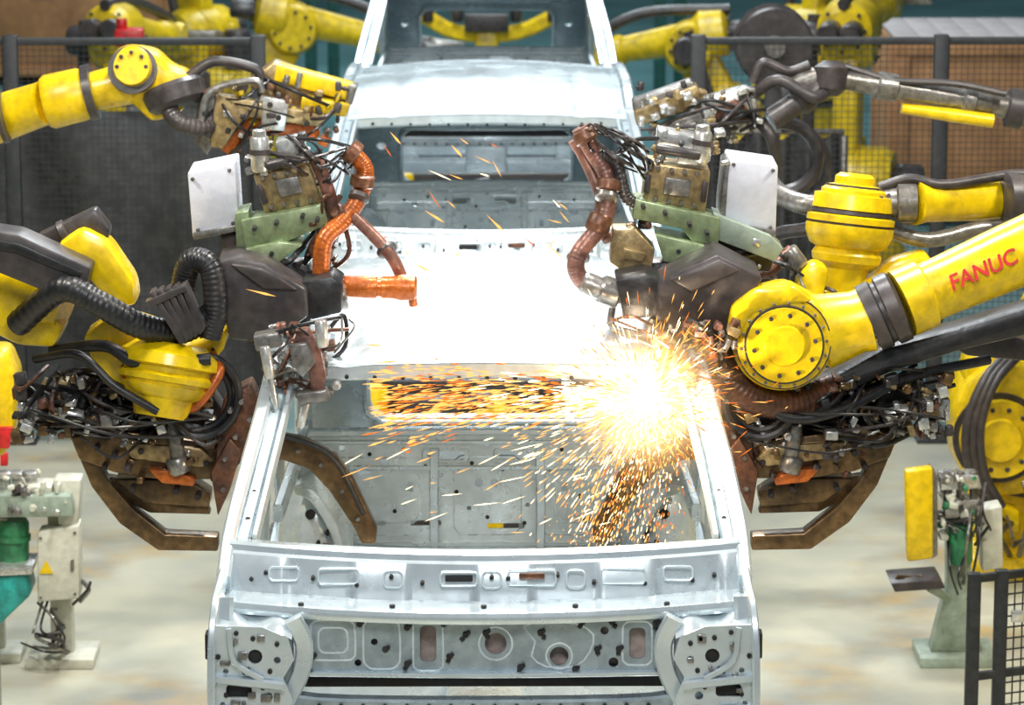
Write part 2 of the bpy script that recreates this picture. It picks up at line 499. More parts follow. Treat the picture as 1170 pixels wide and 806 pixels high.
        o.box(V(sx * .62, -.86, 1.2), (.2, .06, .34), bev=.01)
        o.part('apron_fittings', GRY)
        for q in range(9):
            a, b = rnd.uniform(.56, .71), rnd.uniform(1.15, 1.37)
            o.box(V(sx * a, -.942, b), (rnd.uniform(.012, .03), .014, rnd.uniform(.010, .022)), bev=.003)
        o.part('apron_fittings', DARKIN)
        for a, b in ((.64, 1.275), (.56, 1.345), (.70, 1.205), (.58, 1.27), (.67, 1.375), (.625, 1.36), (.60, 1.225), (.72, 1.31), (.655, 1.14)):
            o.cyl(V(sx * a, -.945, b), V(sx * a, -.925, b), .007, seg=8)
        o.box(V(sx * .66, -.922, 1.215), (.10, .01, .05), bev=.002)
        o.box(V(sx * .62, -.922, 1.31), (.05, .01, .05), bev=.002)
    # cowl (folded profile bowed forwards in the middle)
    o.part('cowl_panel', STEEL)
    prof = [(-.60, 1.545), (-.655, 1.552), (-.665, 1.545), (-.668, 1.53), (-.685, 1.525), (-.70, 1.46), (-.71, 1.432), (-.79, 1.425), (-.83, 1.43), (-.835, 1.412), (-.83, 1.40), (-.78, 1.395)]
    def cowl(a, b):
        x = (a * 2 - 1)
        k = b * (len(prof) - 1); i = min(int(k), len(prof) - 2); f = k - i
        y = prof[i][0] * (1 - f) + prof[i + 1][0] * f
        z = prof[i][1] * (1 - f) + prof[i + 1][1] * f
        bow = .06 * (1 - x * x)
        if 4 < k < 6.2:   # stamped pads on the face
            y += -.010 * max(0, min(1, 4 * math.sin(x * 13 + .6)))
        return V(x * .70, y - bow, z - .018 * (1 - x * x))
    o.grid(cowl, 160, (len(prof) - 1) * 2)
    o.part('cowl_fittings', STEEL2)
    def cw(x, z, d=0):
        return V(x, -.700 - .06 * (1 - (x / .7) ** 2) - .012 - d, z)
    for (x, z, w_, h_) in ((-.40, 1.478, .11, .04), (-.25, 1.472, .05, .045), (.02, 1.472, .05, .045), (.25, 1.472, .05, .045), (.38, 1.478, .12, .04), (-.07, 1.475, .10, .035), (.13, 1.478, .13, .04), (-.55, 1.48, .08, .035), (.53, 1.48, .08, .035)):
        o.loops(cw(x, z), X, Vector((0, .22, .97)), [rr(0, 0, w_, h_)], .003)
    o.part('cowl_fittings', DARKIN)  # dark box and discs stand in for the shade inside cowl openings
    o.box(cw(-.07, 1.475, -.006), (.075, .012, .018), bev=.003)
    for x in (-.64, -.60, -.47, -.35, -.255, -.17, 0.02, .065, .2, .30, .44, .57, .63):
        z = 1.468 + .014 * math.sin(x * 40)
        o.cyl(cw(x, z, .004), cw(x, z, -.03), .006, seg=8)
    for x in (-.5, -.25, 0, .25, .5):
        c = V(x, -.80 - .05 * (1 - (x / .7) ** 2), 1.425)
        o.cyl(c + Vector((0, 0, .0)), c + Vector((0, 0, -.01)), .008, seg=8)
    o.part('cowl_fittings', RST)
    o.box(cw(.13, 1.482, -.002), (.07, .012, .016), bev=.003)
    # firewall
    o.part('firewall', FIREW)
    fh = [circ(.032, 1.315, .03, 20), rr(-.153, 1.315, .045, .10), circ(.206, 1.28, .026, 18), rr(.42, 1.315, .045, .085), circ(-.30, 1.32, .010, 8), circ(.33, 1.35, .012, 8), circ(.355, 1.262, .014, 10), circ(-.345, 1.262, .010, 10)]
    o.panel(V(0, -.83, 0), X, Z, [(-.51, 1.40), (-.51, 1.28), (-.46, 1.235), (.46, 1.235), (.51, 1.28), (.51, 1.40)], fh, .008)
    o.part('firewall_stampings', STEEL2)
    o.loops(V(0, -.835, 0), X, Z, [rr(-.413, 1.325, .12, .11, .02), rr(-.413, 1.325, .08, .07, .02), rr(-.153, 1.315, .08, .15, .02), circ(.032, 1.315, .046, 20),
                 [(.11, 1.36), (.16, 1.375), (.25, 1.37), (.30, 1.34), (.29, 1.29), (.25, 1.25), (.17, 1.25), (.13, 1.28), (.14, 1.32)],
                 rr(.42, 1.315, .08, .12, .02), rr(-.28, 1.315, .10, .14, .03), circ(.206, 1.28, .036, 18)], .0045)
    o.part('firewall_backing', PRIM)
    o.box(V(0, -.79, 1.31), (.98, .01, .16))
    o.part('firewall_plugs', BLK)
    for a, b in ((-.21, 1.36), (-.27, 1.30), (-.095, 1.28), (.0, 1.39), (.005, 1.345), (.115, 1.385), (.155, 1.345), (.31, 1.30), (.35, 1.375), (.10, 1.25), (.27, 1.375), (-.11, 1.37), (-.05, 1.34), (-.34, 1.37), (-.21, 1.26), (.25, 1.245), (.37, 1.30), (-.47, 1.28), (.47, 1.37)):
        o.cyl(V(a, -.845, b), V(a, -.82, b), .009, seg=10)
        o.cyl(V(a + .008, -.85, b + .006), V(a + .008, -.83, b + .006), .006, seg=6)
        if rnd.random() < .5:
            o.box(V(a + rnd.uniform(-.01, .01), -.84, b - .012), (.012, .01, .012), Matrix.Rotation(rnd.random(), 3, 'Y'), .002)
    o.part('firewall_backing', DARKIN)  # dark strip put in as the shade of the slot below the firewall
    o.box(V(0, -.80, 1.215), (1.0, .02, .06))
    o.part('lower_crossmember', FIREW)
    o.rail([V(-.56, -.86, 1.20), V(-.46, -.87, 1.165), V(0, -.88, 1.16), V(.46, -.87, 1.165), V(.56, -.86, 1.20)], .035, .05, Z)
    o.part('lower_crossmember', STEEL)
    o.rail([V(-.50, -.84, 1.235), V(0, -.85, 1.232), V(.50, -.84, 1.235)], .012, .03, Z)
    o.part('lower_crossmember', DARKIN)
    for i in range(16):
        xx = -.45 + i * .06
        o.cyl(V(xx, -.915, 1.162), V(xx, -.89, 1.162), .006, seg=8)
    o.part('tail_panel', STEEL)
    o.box(V(0, 2.32, .98), (1.36, .04, .28), bev=.015)
    o.part('tail_panel', STEEL2)
    for sx in (-1, 1):
        o.rail([V(sx * .45, -.9, .82), V(sx * .45, .8, .78), V(sx * .45, 2.3, .86)], .10, .12, X)
    # the front end of the shell tapers slightly
    for nm, (bm, mats) in o.parts.items():
        for v in bm.verts:
            f = max(0.0, min(1.0, (-v.co.y - .35) / .5))
            v.co.x = v.co.x * (1 - .028 * f) - .010 * f
    o.finish()
    # carrier
    c = Obj('body_carrier', (0, y0, 0))
    c.part('skid', YEL2)
    for sx in (-1, 1):
        c.rail([Vector((sx * .45, y0 - .95, .55)), Vector((sx * .45, y0 + 2.4, .55))], .1, .1, X)
        for yy in (-.7, .6, 1.9):
            c.box((sx * .45, y0 + yy, .66), (.08, .12, .14))
    for yy in (-.5, .7, 1.9):
        c.box((0, y0 + yy, .45), (1.0, .12, .1))
    c.part('conveyor_base', DGR)
    c.box((0, y0 + .7, .2), (1.2, 3.3, .4), bev=.03)
    c.finish()

for y0 in (0, 4.95, 9.9):
    car(y0)

# ------------------------------------------------------------ generic robot pieces
def robot_base(o, base, yaw, shoulder_h=.95, mat=YEL):
    b = Vector(base); R = Matrix.Rotation(yaw, 3, 'Z')
    L = lambda x, y, z: b + R @ Vector((x, y, z))
    o.part('pedestal', mat)
    o.box(L(0, 0, .06), (.80, .72, .12), R, .02)
    o.lathe(L(0, 0, .12), L(0, 0, .40), [(0, .36), (.2, .33), (.7, .30), (1, .32)], 32)
    o.part('pedestal', DGR)
    o.lathe(L(0, 0, .40), L(0, 0, .46), [(0, .33), (1, .33)], 32)
    o.bolts(L(0, 0, .12), Z, .345, 12, .018, .03)
    o.part('turret', mat)
    o.lathe(L(0, 0, .46), L(0, 0, .66), [(0, .36), (.5, .36), (.8, .31), (1, .26)], 32)
    o.box(L(.16, .16, shoulder_h - .14), (.34, .10, .42), R, .03)
    o.box(L(.16, -.16, shoulder_h - .14), (.34, .10, .42), R, .03)
    o.cyl(L(.2, -.26, shoulder_h), L(.2, .26, shoulder_h), .19, seg=28)
    o.part('turret', DGR)
    o.cyl(L(.2, -.42, shoulder_h), L(.2, -.26, shoulder_h), .10)
    o.cyl(L(-.18, 0, .66), L(-.18, 0, .95), .10)
    return L(.2, 0, shoulder_h)

def upper_link(o, p1, p2, side, mat=YEL):
    o.part('lower_arm', mat)
    d = (p2 - p1)
    o.cyl(p1 - side * .10, p1 + side * .10, .20, seg=28)
    o.cyl(p2 - side * .14, p2 + side * .14, .17, seg=28)
    o.beam(p1 + d * .04, p2 - d * .04, .14, .26, .03, side)
    o.part('lower_arm', DGR)
    o.bolts(p2 - side * .14, -side, .12, 10, .012, .015)
    o.bolts(p2 + side * .14, side, .12, 10, .012, .015)
    o.cyl(p2 + side * .14, p2 + side * .30, .09)
    o.tube([p1 + side * .18 - d * .02, p1 + side * .22 + d * .4, p2 + side * .2 + Vector((0, 0, .12))], .035, 8, 6)

def generic_robot(name, base, yaw, a1, a2, L1=1.05, L2=1.2, mat=YEL2, sh_h=.9):
    o = Obj(name, base)
    sh = robot_base(o, base, yaw, sh_h, mat)
    R = Matrix.Rotation(yaw, 3, 'Z')
    side = R @ Y; fwd = R @ X
    el = sh + fwd * math.sin(a1) * L1 + Z * math.cos(a1) * L1
    upper_link(o, sh, el, side, mat)
    d = fwd * math.cos(a2) + Z * math.sin(a2)
    st = el - d * .25 + Z * .08
    wr = el + d * L2
    o.part('forearm', mat)
    o.lathe(st, wr, [(0, .10), (.03, .15), (.2, .17), (.25, .13), (.3, .11), (.8, .085), (.82, .10), (.97, .10), (1, .07)], 24)
    o.part('forearm', DGR)
    o.cyl(st - d * .16 + side * .06, st + side * .06, .06)
    o.cyl(st - d * .16 - side * .06, st - side * .06, .06)
    o.bolts(st, -d, .12, 8, .012, .015)
    o.tube([st + Z * .14, el + d * .3 + Z * .24, wr + Z * .12, wr + d * .1], .035, 8, 6)
    o.part('wrist', mat)
    o.cyl(wr - side * .09 + d * .05, wr + side * .09 + d * .05, .095, seg=24)
    o.part('wrist', DGR)
    o.cyl(wr + d * .12, wr + d * .22, .07)
    return o, wr + d * .22, d, side

def clutter(o, pts, y, n, r=.006, spread=28, mats=(BLK, DGR, GRY), dy=.12, sag=0):
    for i in range(n):
        a = random.choice(pts); b = random.choice(pts)
        if a == b: continue
        o.part('cables', random.choice(mats))
        P = [S(a[0] + random.uniform(-8, 8), a[1] + random.uniform(-8, 8), y + random.uniform(0, dy)),
             S((a[0] + b[0]) / 2 + random.uniform(-spread, spread), (a[1] + b[1]) / 2 + random.uniform(-spread, spread) + sag, y - random.uniform(0, .10)),
             S(b[0] + random.uniform(-8, 8), b[1] + random.uniform(-8, 8), y + random.uniform(0, dy))]
        o.tube(P, r * random.uniform(.7, 1.5), 6, 8)

def blocks(o, x0, x1, y0, y1, y, n, mats, smin=6, smax=20, nm='fittings'):
    for i in range(n):
        px, py = random.uniform(x0, x1), random.uniform(y0, y1)
        w, h = random.uniform(smin, smax) * K(y), random.uniform(smin, smax) * K(y)
        o.part(nm, random.choice(mats))
        c = S(px, py, y + random.uniform(0, .1))
        R = Matrix.Rotation(random.uniform(-.5, .5), 3, 'Y')
        q = random.random()
        if q < .5:
            o.box(c, (w, random.uniform(.03, .09), h), R, .004)
        elif q < .8:
            d = R @ (Z if random.random() < .5 else X) * h
            o.cyl(c, c + d, w * .35, seg=12)
            o.cyl(c + d * .3, c + d * .5, w * .45, seg=12)
        else:
            o.lathe(c + Vector((0, .03, 0)), c - Vector((0, .03, 0)), [(0, w * .4), (.6, w * .45), (.65, w * .3), (1, w * .28)], 12)

# ------------------------------------------------------------ RIGHT main robot
def right_main():
    o = Obj('welding_robot', (2.75, .7, 0))
    y = .12
    k = K(y)
    elbow = S(1330, 218, .3)
    wr = S(893, 388, y)
    base = Vector((2.75, .7, 0))
    sh = robot_base(o, base, math.pi, .95)
    upper_link(o, sh, elbow, Y)
    o.part('forearm', YEL)
    a = S(1330, 218, .3); b = S(1030, 348, y + .05)
    o.lathe(a, b, [(0, .14), (.05, .16), (.25, .15), (.3, 41 * k), (.62, 38 * k), (.83, 35 * k), (.90, 35 * k), (.91, 40 * k), (1, 40 * k)], 40)
    o.part('forearm_collar', DGR)
    c = S(992, 365, y + .05)
    o.lathe(b, c, [(0, 36 * k), (.1, 42 * k), (.45, 42 * k), (.5, 37 * k), (.6, 37 * k), (.65, 41 * k), (1, 40 * k)], 40)
    o.part('forearm_collar', GRY)
    o.bolts(c, (c - b), 34 * k, 14, .006, .004)
    o.bolts(b, (b - a) * -1, 37 * k, 14, .005, .006)
    o.part('wrist_housing', YEL)
    d = S(925, 383, y + .05)
    o.lathe(c, d, [(0, 38 * k), (.2, 36 * k), (.8, 44 * k), (1, 30 * k)], 32)
    o.pr([(838, 362), (862, 338), (900, 328), (945, 352), (958, 385), (940, 432), (905, 450), (870, 436), (842, 405)], y - .02, .17, .025)
    yv = Vector((0, -1, 0))
    f = wr + Vector((0, -.03, 0))
    o.lathe(f + Vector((.0, .10, 0)), f + Vector((0, -.075, 0)), [(0, 57 * k), (.55, 58 * k), (.62, 53 * k), (.72, 53 * k), (.73, 50 * k), (.78, 50 * k), (.80, 44 * k), (.92, 43 * k), (.93, 24 * k), (1, 22 * k)], 44)
    o.part('wrist_bolts', DGR)
    o.lathe(f + Vector((0, .0, 0)), f + Vector((0, -.026, 0)), [(0, 54.5 * k), (1, 54.5 * k)], 44)
    o.lathe(f + Vector((0, -.04, 0)), f + Vector((0, -.056, 0)), [(0, 45.5 * k), (1, 45.5 * k)], 44)
    o.bolts(f + Vector((0, -.064, 0)), yv, 35 * k, 10, .007, .008)
    o.part('wrist_bolts', GRY)
    o.bolts(f + Vector((0, -.050, 0)), yv, 48.5 * k, 18, .005, .008)
    o.part('wrist_housing', YEL)
    o.pr([(835, 350), (862, 330), (905, 325), (930, 345), (905, 352), (862, 362), (842, 392), (830, 380)], y - .07, .08, .015)
    # black dress cover to the tool flange
    o.part('wrist_cover', DGR)
    o.pr([(752, 322), (820, 291), (872, 318), (862, 335), (838, 352), (836, 390), (812, 398), (748, 366)], y - .05, .24, .012)
    o.pr([(765, 320), (822, 297), (845, 310), (790, 335)], y - .07, .05, .008)
    o.part('tool_flange', BLK)
    o.pr([(703, 320), (738, 314), (756, 320), (752, 362), (712, 366)], y - .02, .17, .008)
    o.part('tool_flange', GRY)
    o.cyl(S(665, 322, y + .06), S(708, 340, y + .06), 13 * k)
    o.cyl(S(685, 330, y + .06), S(708, 338, y + .06), 17 * k)
    o.part('arm_guard', BLK)
    o.pr([(905, 448), (950, 432), (1010, 398), (1100, 375), (1175, 352), (1260, 330), (1260, 352), (1175, 385), (1100, 402), (1015, 428), (960, 455), (925, 470)], y + .10, .14, .02)
    o.part('arm_guard', DGR)
    o.pr([(1065, 385), (1120, 372), (1180, 392), (1180, 415), (1105, 408)], y + .3, .12, .01)
    o.part('dress_hose', RST)
    o.tube([S(812, 392, y + .05), S(828, 425, y + .02), S(855, 455, y), S(905, 462, y + .05), S(950, 445, y + .12)], 17 * k, 14, 8, corr=.015)
    o.part('dress_hose', BLK)
    o.tube([S(830, 395, y + .1), S(850, 420, y + .03), S(880, 470, y + .08), S(940, 475, y + .1), S(1010, 440, y + .2)], 9 * k, 10, 8)
    o.tube([S(862, 450, y + .02), S(900, 478, y), S(960, 470, y + .02), S(1040, 432, y + .1), S(1130, 412, y + .2)], 6 * k, 10, 8)
    # lettering along the forearm
    cu = bpy.data.curves.new('lettering', 'FONT'); cu.body = 'FANUC'; cu.size = .064; cu.extrude = .002; cu.shear = .15; cu.offset = .0010
    t = bpy.data.objects.new('lettering', cu); scene.collection.objects.link(t)
    cu.materials.append(RED)
    ax = (a - b); ax.normalize()
    pos = S(1086, 337, y)
    nrm = Vector((0, -.95, .3)); nrm = (nrm - ax * ax.dot(nrm)).normalized()
    upv = nrm.cross(ax)
    tt = (pos - b).dot(ax)
    base_p = b + ax * tt + nrm * (40 * k) - upv * .030
    M = Matrix((ax, upv, nrm)).transposed().to_4x4(); M.translation = base_p
    emp = o.finish()
    t.parent = emp
    t.matrix_parent_inverse = Matrix.Translation(-o.o)
    t.matrix_basis = M
right_main()

# ------------------------------------------------------------ RIGHT second robot (stacked wrist)
def right_second():
    o = Obj('welding_robot', (2.9, 2.3, 0))
    y = 1.0; k = K(y)
    sh = robot_base(o, Vector((2.9, 2.3, 0)), math.pi, .95)
    el = S(1330, 222, 1.4)
    upper_link(o, sh, el, Y)
    o.part('forearm', YEL)
    o.lathe(el, S(1045, 232, y), [(0, .14), (.3, .14), (.35, 27 * k), (.55, 25 * k), (.56, 30 * k), (.62, 30 * k), (.63, 24 * k), (.96, 23 * k), (1, 26 * k)], 30)
    o.part('forearm_collar', DGR)
    o.lathe(S(1148, 229, y + .05), S(1190, 228, y + .07), [(0, 26 * k), (.05, 31 * k), (.4, 31 * k), (.45, 28 * k), (.6, 28 * k), (.65, 33 * k), (1, 33 * k)], 28)
    o.part('forearm_collar', GRY)
    o.lathe(S(1046, 232, y), S(1004, 232, y), [(0, 23 * k), (.5, 23 * k), (.55, 18 * k), (1, 15 * k)], 28)
    o.tube([S(1010, 262, y), S(1060, 275, y), S(1120, 262, y + .05), S(1190, 258, y + .1)], 9 * k, 10, 6)
    top = S(978, 199, y); bot = S(962, 335, y - .05)
    o.part('wrist_stack', YEL)
    o.lathe(top, bot, [(0, 18 * k), (.03, 23 * k), (.09, 23 * k), (.10, 30 * k), (.14, 37 * k), (.17, 37 * k), (.18, 44 * k), (.30, 46 * k), (.31, 42 * k), (.34, 42 * k), (.36, 50 * k), (.41, 50 * k), (.415, 47 * k), (.43, 47 * k), (.435, 50 * k), (.50, 50 * k), (.60, 44 * k), (.63, 36 * k), (.68, 40 * k), (.74, 38 * k), (.8, 26 * k), (1, 22 * k)], 44)
    o.part('wrist_stack', DGR)
    o.lathe(top.lerp(bot, .31), top.lerp(bot, .34), [(0, 45.5 * k), (1, 46 * k)], 44)
    o.lathe(top.lerp(bot, .10), top.lerp(bot, .12), [(0, 33 * k), (1, 33 * k)], 44)
    o.lathe(top.lerp(bot, .415), top.lerp(bot, .43), [(0, 48 * k), (1, 48 * k)], 44)
    o.bolts(top.lerp(bot, .18), Z, 40 * k, 12, .006, .01)
    o.part('wrist_yoke', YEL)
    o.pr([(905, 372), (912, 315), (930, 300), (948, 308), (940, 350), (960, 352), (955, 375)], y - .25, .1, .02)
    o.pr([(935, 335), (1000, 320), (1020, 300), (1060, 290), (1075, 320), (1010, 350), (960, 360)], y - .1, .12, .02)
    o.part('wrist_yoke', GRY)
    o.cyl(S(900, 285, y - .2), S(915, 305, y - .2), 10 * k)
    o.part('dress_hose', PNK)
    o.tube([S(905, 285, y - .2), S(890, 300, y - .2), S(875, 312, y - .2), S(850, 310, y - .1)], 7 * k, 10, 6)
    o.part('dress_hose', GRY)
    o.tube([S(870, 200, y + .2), S(895, 225, y + .1), S(935, 235, y), S(985, 218, y + .1), S(1010, 240, y + .1)], 12 * k, 12, 6)
    o.part('dress_hose', DGR)
    o.tube([S(865, 300, y + .1), S(885, 270, y + .1), S(925, 262, y)], 8 * k, 12, 6)
    o.tube([S(1005, 215, y), S(1040, 205, y), S(1080, 212, y), S(1160, 200, y + .1), S(1200, 205, y + .1)], 6 * k, 10, 6)
    clutter(o, [(870, 290), (905, 300), (900, 330), (930, 320), (960, 350), (880, 320)], y - .2, 12, .006, 14)
    o.finish()
right_second()

# ------------------------------------------------------------ upper guns
def gun_upper_right():
    y = .35; k = K(y)
    o = Obj('spot_welding_gun', S(780, 240, y))
    o.part('transformer', TAN)
    o.pr([(741, 186), (812, 196), (806, 244), (734, 233)], y, .16, .007)
    o.part('transformer_plate', GRY)
    for i in range(4):
        c = S(752 + i * 15, 192 + i * 2.2, y - .01); o.cyl(c, c + Vector((0, -.012, 0)), .007, seg=8)
        c = S(748 + i * 15, 228 + i * 2.4, y - .01); o.cyl(c, c + Vector((0, -.012, 0)), .007, seg=8)
    o.pr([(760, 203), (790, 207), (787, 226), (757, 222)], y - .015, .02, .003)
    o.part('transformer_plate', DGR)
    o.pr([(738, 200), (744, 201), (741, 222), (735, 221)], y - .012, .02, .002)
    o.pr([(803, 208), (809, 209), (806, 232), (800, 231)], y - .012, .02, .002)
    o.part('control_box', WHT)
    o.pr([(833, 182), (889, 190), (886, 268), (826, 258)], y + .02, .20, .006)
    o.part('control_box', GRY)
    o.pr([(823, 236), (828, 190), (833, 186), (828, 258), (822, 256)], y + .01, .2, .003)
    o.pr([(830, 254), (886, 264), (886, 271), (828, 261)], y + .01, .2, .003)
    for a, b in ((838, 188), (883, 195), (880, 260), (832, 251)):
        c = S(a, b, y + .02); o.cyl(c, c + Vector((0, -.008, 0)), .006, seg=8)
    o.part('mount_plate', GRN)
    o.pr([(726, 228), (822, 250), (820, 282), (790, 276), (778, 262), (722, 250)], y - .05, .14, .003)
    o.pr([(748, 268), (800, 280), (828, 290), (812, 302), (758, 300)], y - .08, .16, .004)
    o.part('mount_plate', DARKIN)
    for a, b in ((735, 238), (760, 245), (788, 258), (808, 268), (775, 288), (800, 293)):
        c = S(a, b, y - .09); o.cyl(c, c + Vector((0, .05, 0)), .007, seg=8)
    o.part('mount_plate', SGR)
    o.pr([(815, 244), (880, 270), (895, 285), (885, 300), (820, 275)], y - .02, .12, .004)
    o.part('mount_plate', DGR)
    o.pr([(790, 262), (850, 278), (890, 280), (880, 312), (838, 310), (800, 290)], y + .06, .12, .01)
    o.part('actuator', SIL)
    o.cyl(S(803, 150, y), S(800, 186, y), 11 * k); o.cyl(S(803, 143, y), S(803, 152, y), 8 * k)
    o.pr([(752, 148), (796, 156), (793, 172), (750, 164)], y + .02, .1, .006)
    o.pr([(776, 172), (800, 175), (797, 190), (773, 187)], y - .02, .08, .005)
    o.part('actuator', DGR)
    o.cyl(S(750, 170, y - .02), S(800, 178, y - .02), 6 * k)
    o.lathe(S(803, 160, y), S(802, 166, y), [(0, 12 * k), (1, 12 * k)], 20)
    o.part('actuator', TAN)
    o.pr([(700, 262), (726, 262), (748, 285), (742, 318), (712, 312), (696, 300)], y - .08, .1, .006)
    o.pr([(712, 284), (738, 290), (734, 300), (712, 296)], y - .10, .04, .003)
    o.part('secondary_hose', PNK)
    o.tube([S(662, 146, y), S(676, 172, y), S(694, 205, y - .02), S(690, 250, y - .05), S(660, 292, y - .08), S(662, 318, y - .08), S(690, 338, y - .06), S(705, 338, y)], 10 * k, 14, 8, corr=.012)
    o.tube([S(655, 160, y + .03), S(668, 182, y + .03), S(686, 225, y), S(684, 255, y), S(695, 275, y - .03)], 7 * k, 12, 8)
    o.part('secondary_hose', DGR)
    o.tube([S(672, 175, y), S(702, 185, y - .02), S(715, 225, y - .03), S(735, 238, y), S(735, 262, y)], 7 * k, 10, 8, corr=.05)
    o.part('hose_joint', RST)
    for a, b, c, d in ((688, 245, 680, 266), (696, 205, 694, 218), (665, 150, 672, 162)):
        o.cyl(S(a, b, y - .05), S(c, d, y - .06), 14 * k)
    o.part('hose_joint', GRY)
    for a, b, c, d in ((660, 292, 660, 298), (693, 222, 692, 228), (675, 325, 680, 330)):
        o.cyl(S(a, b, y - .06), S(c, d, y - .07), 13 * k)
    clutter(o, [(700, 150), (720, 165), (740, 180), (690, 180), (670, 150), (760, 160), (735, 200)], y, 22, .0045, 12, (BLK, DGR, BLK))
    clutter(o, [(820, 300), (850, 300), (890, 280), (880, 240), (780, 300), (760, 330)], y + .05, 10, .006, 20)
    blocks(o, 745, 830, 145, 190, y + .02, 22, (SIL, GRY, DGR, TAN), 5, 12)
    blocks(o, 700, 760, 250, 320, y - .04, 16, (SIL, GRY, RST, TAN), 4, 10)
    blocks(o, 790, 880, 270, 310, y, 14, (SIL, GRY, DGR, DGR), 4, 12)
    # body reaching the wrist flange + electrode holders below
    o.part('gun_frame', DGR)
    o.pr([(722, 300), (770, 300), (790, 330), (790, 400), (760, 400), (735, 350)], y, .10, .01)
    yy = y - .42
    o.part('gun_frame', TAN)
    o.pr([(742, 388), (762, 382), (778, 398), (796, 432), (790, 458), (772, 430), (750, 410)], yy, .05, .006)
    o.pr([(778, 375), (800, 372), (816, 398), (824, 436), (812, 440), (800, 405)], yy + .08, .05, .006)
    o.part('gun_frame', RST)
    o.pr([(752, 398), (768, 394), (780, 420), (768, 424)], yy - .03, .04, .004)
    o.part('electrode', ORG)
    o.cyl(S(765, 395, yy - .02), S(752, 436, yy - .02), 7 * k)
    o.cyl(S(752, 434, yy - .02), S(747, 452, yy - .02), 4 * k)
    o.part('electrode', GRY)
    o.tube([S(700, 345, y - .1), S(700, 375, y - .15), S(735, 385, y - .2), S(745, 365, y - .2)], 4 * k, 8, 8)
    blocks(o, 745, 840, 368, 440, yy + .05, 50, (GRY, PNK, SIL, RST, TAN), 5, 14)
    clutter(o, [(740, 380), (780, 370), (820, 390), (840, 430), (760, 420), (800, 440), (700, 370)], yy + .05, 18, .004, 20, (PNK, BLK, RST, GRY))
    o.finish()
gun_upper_right()

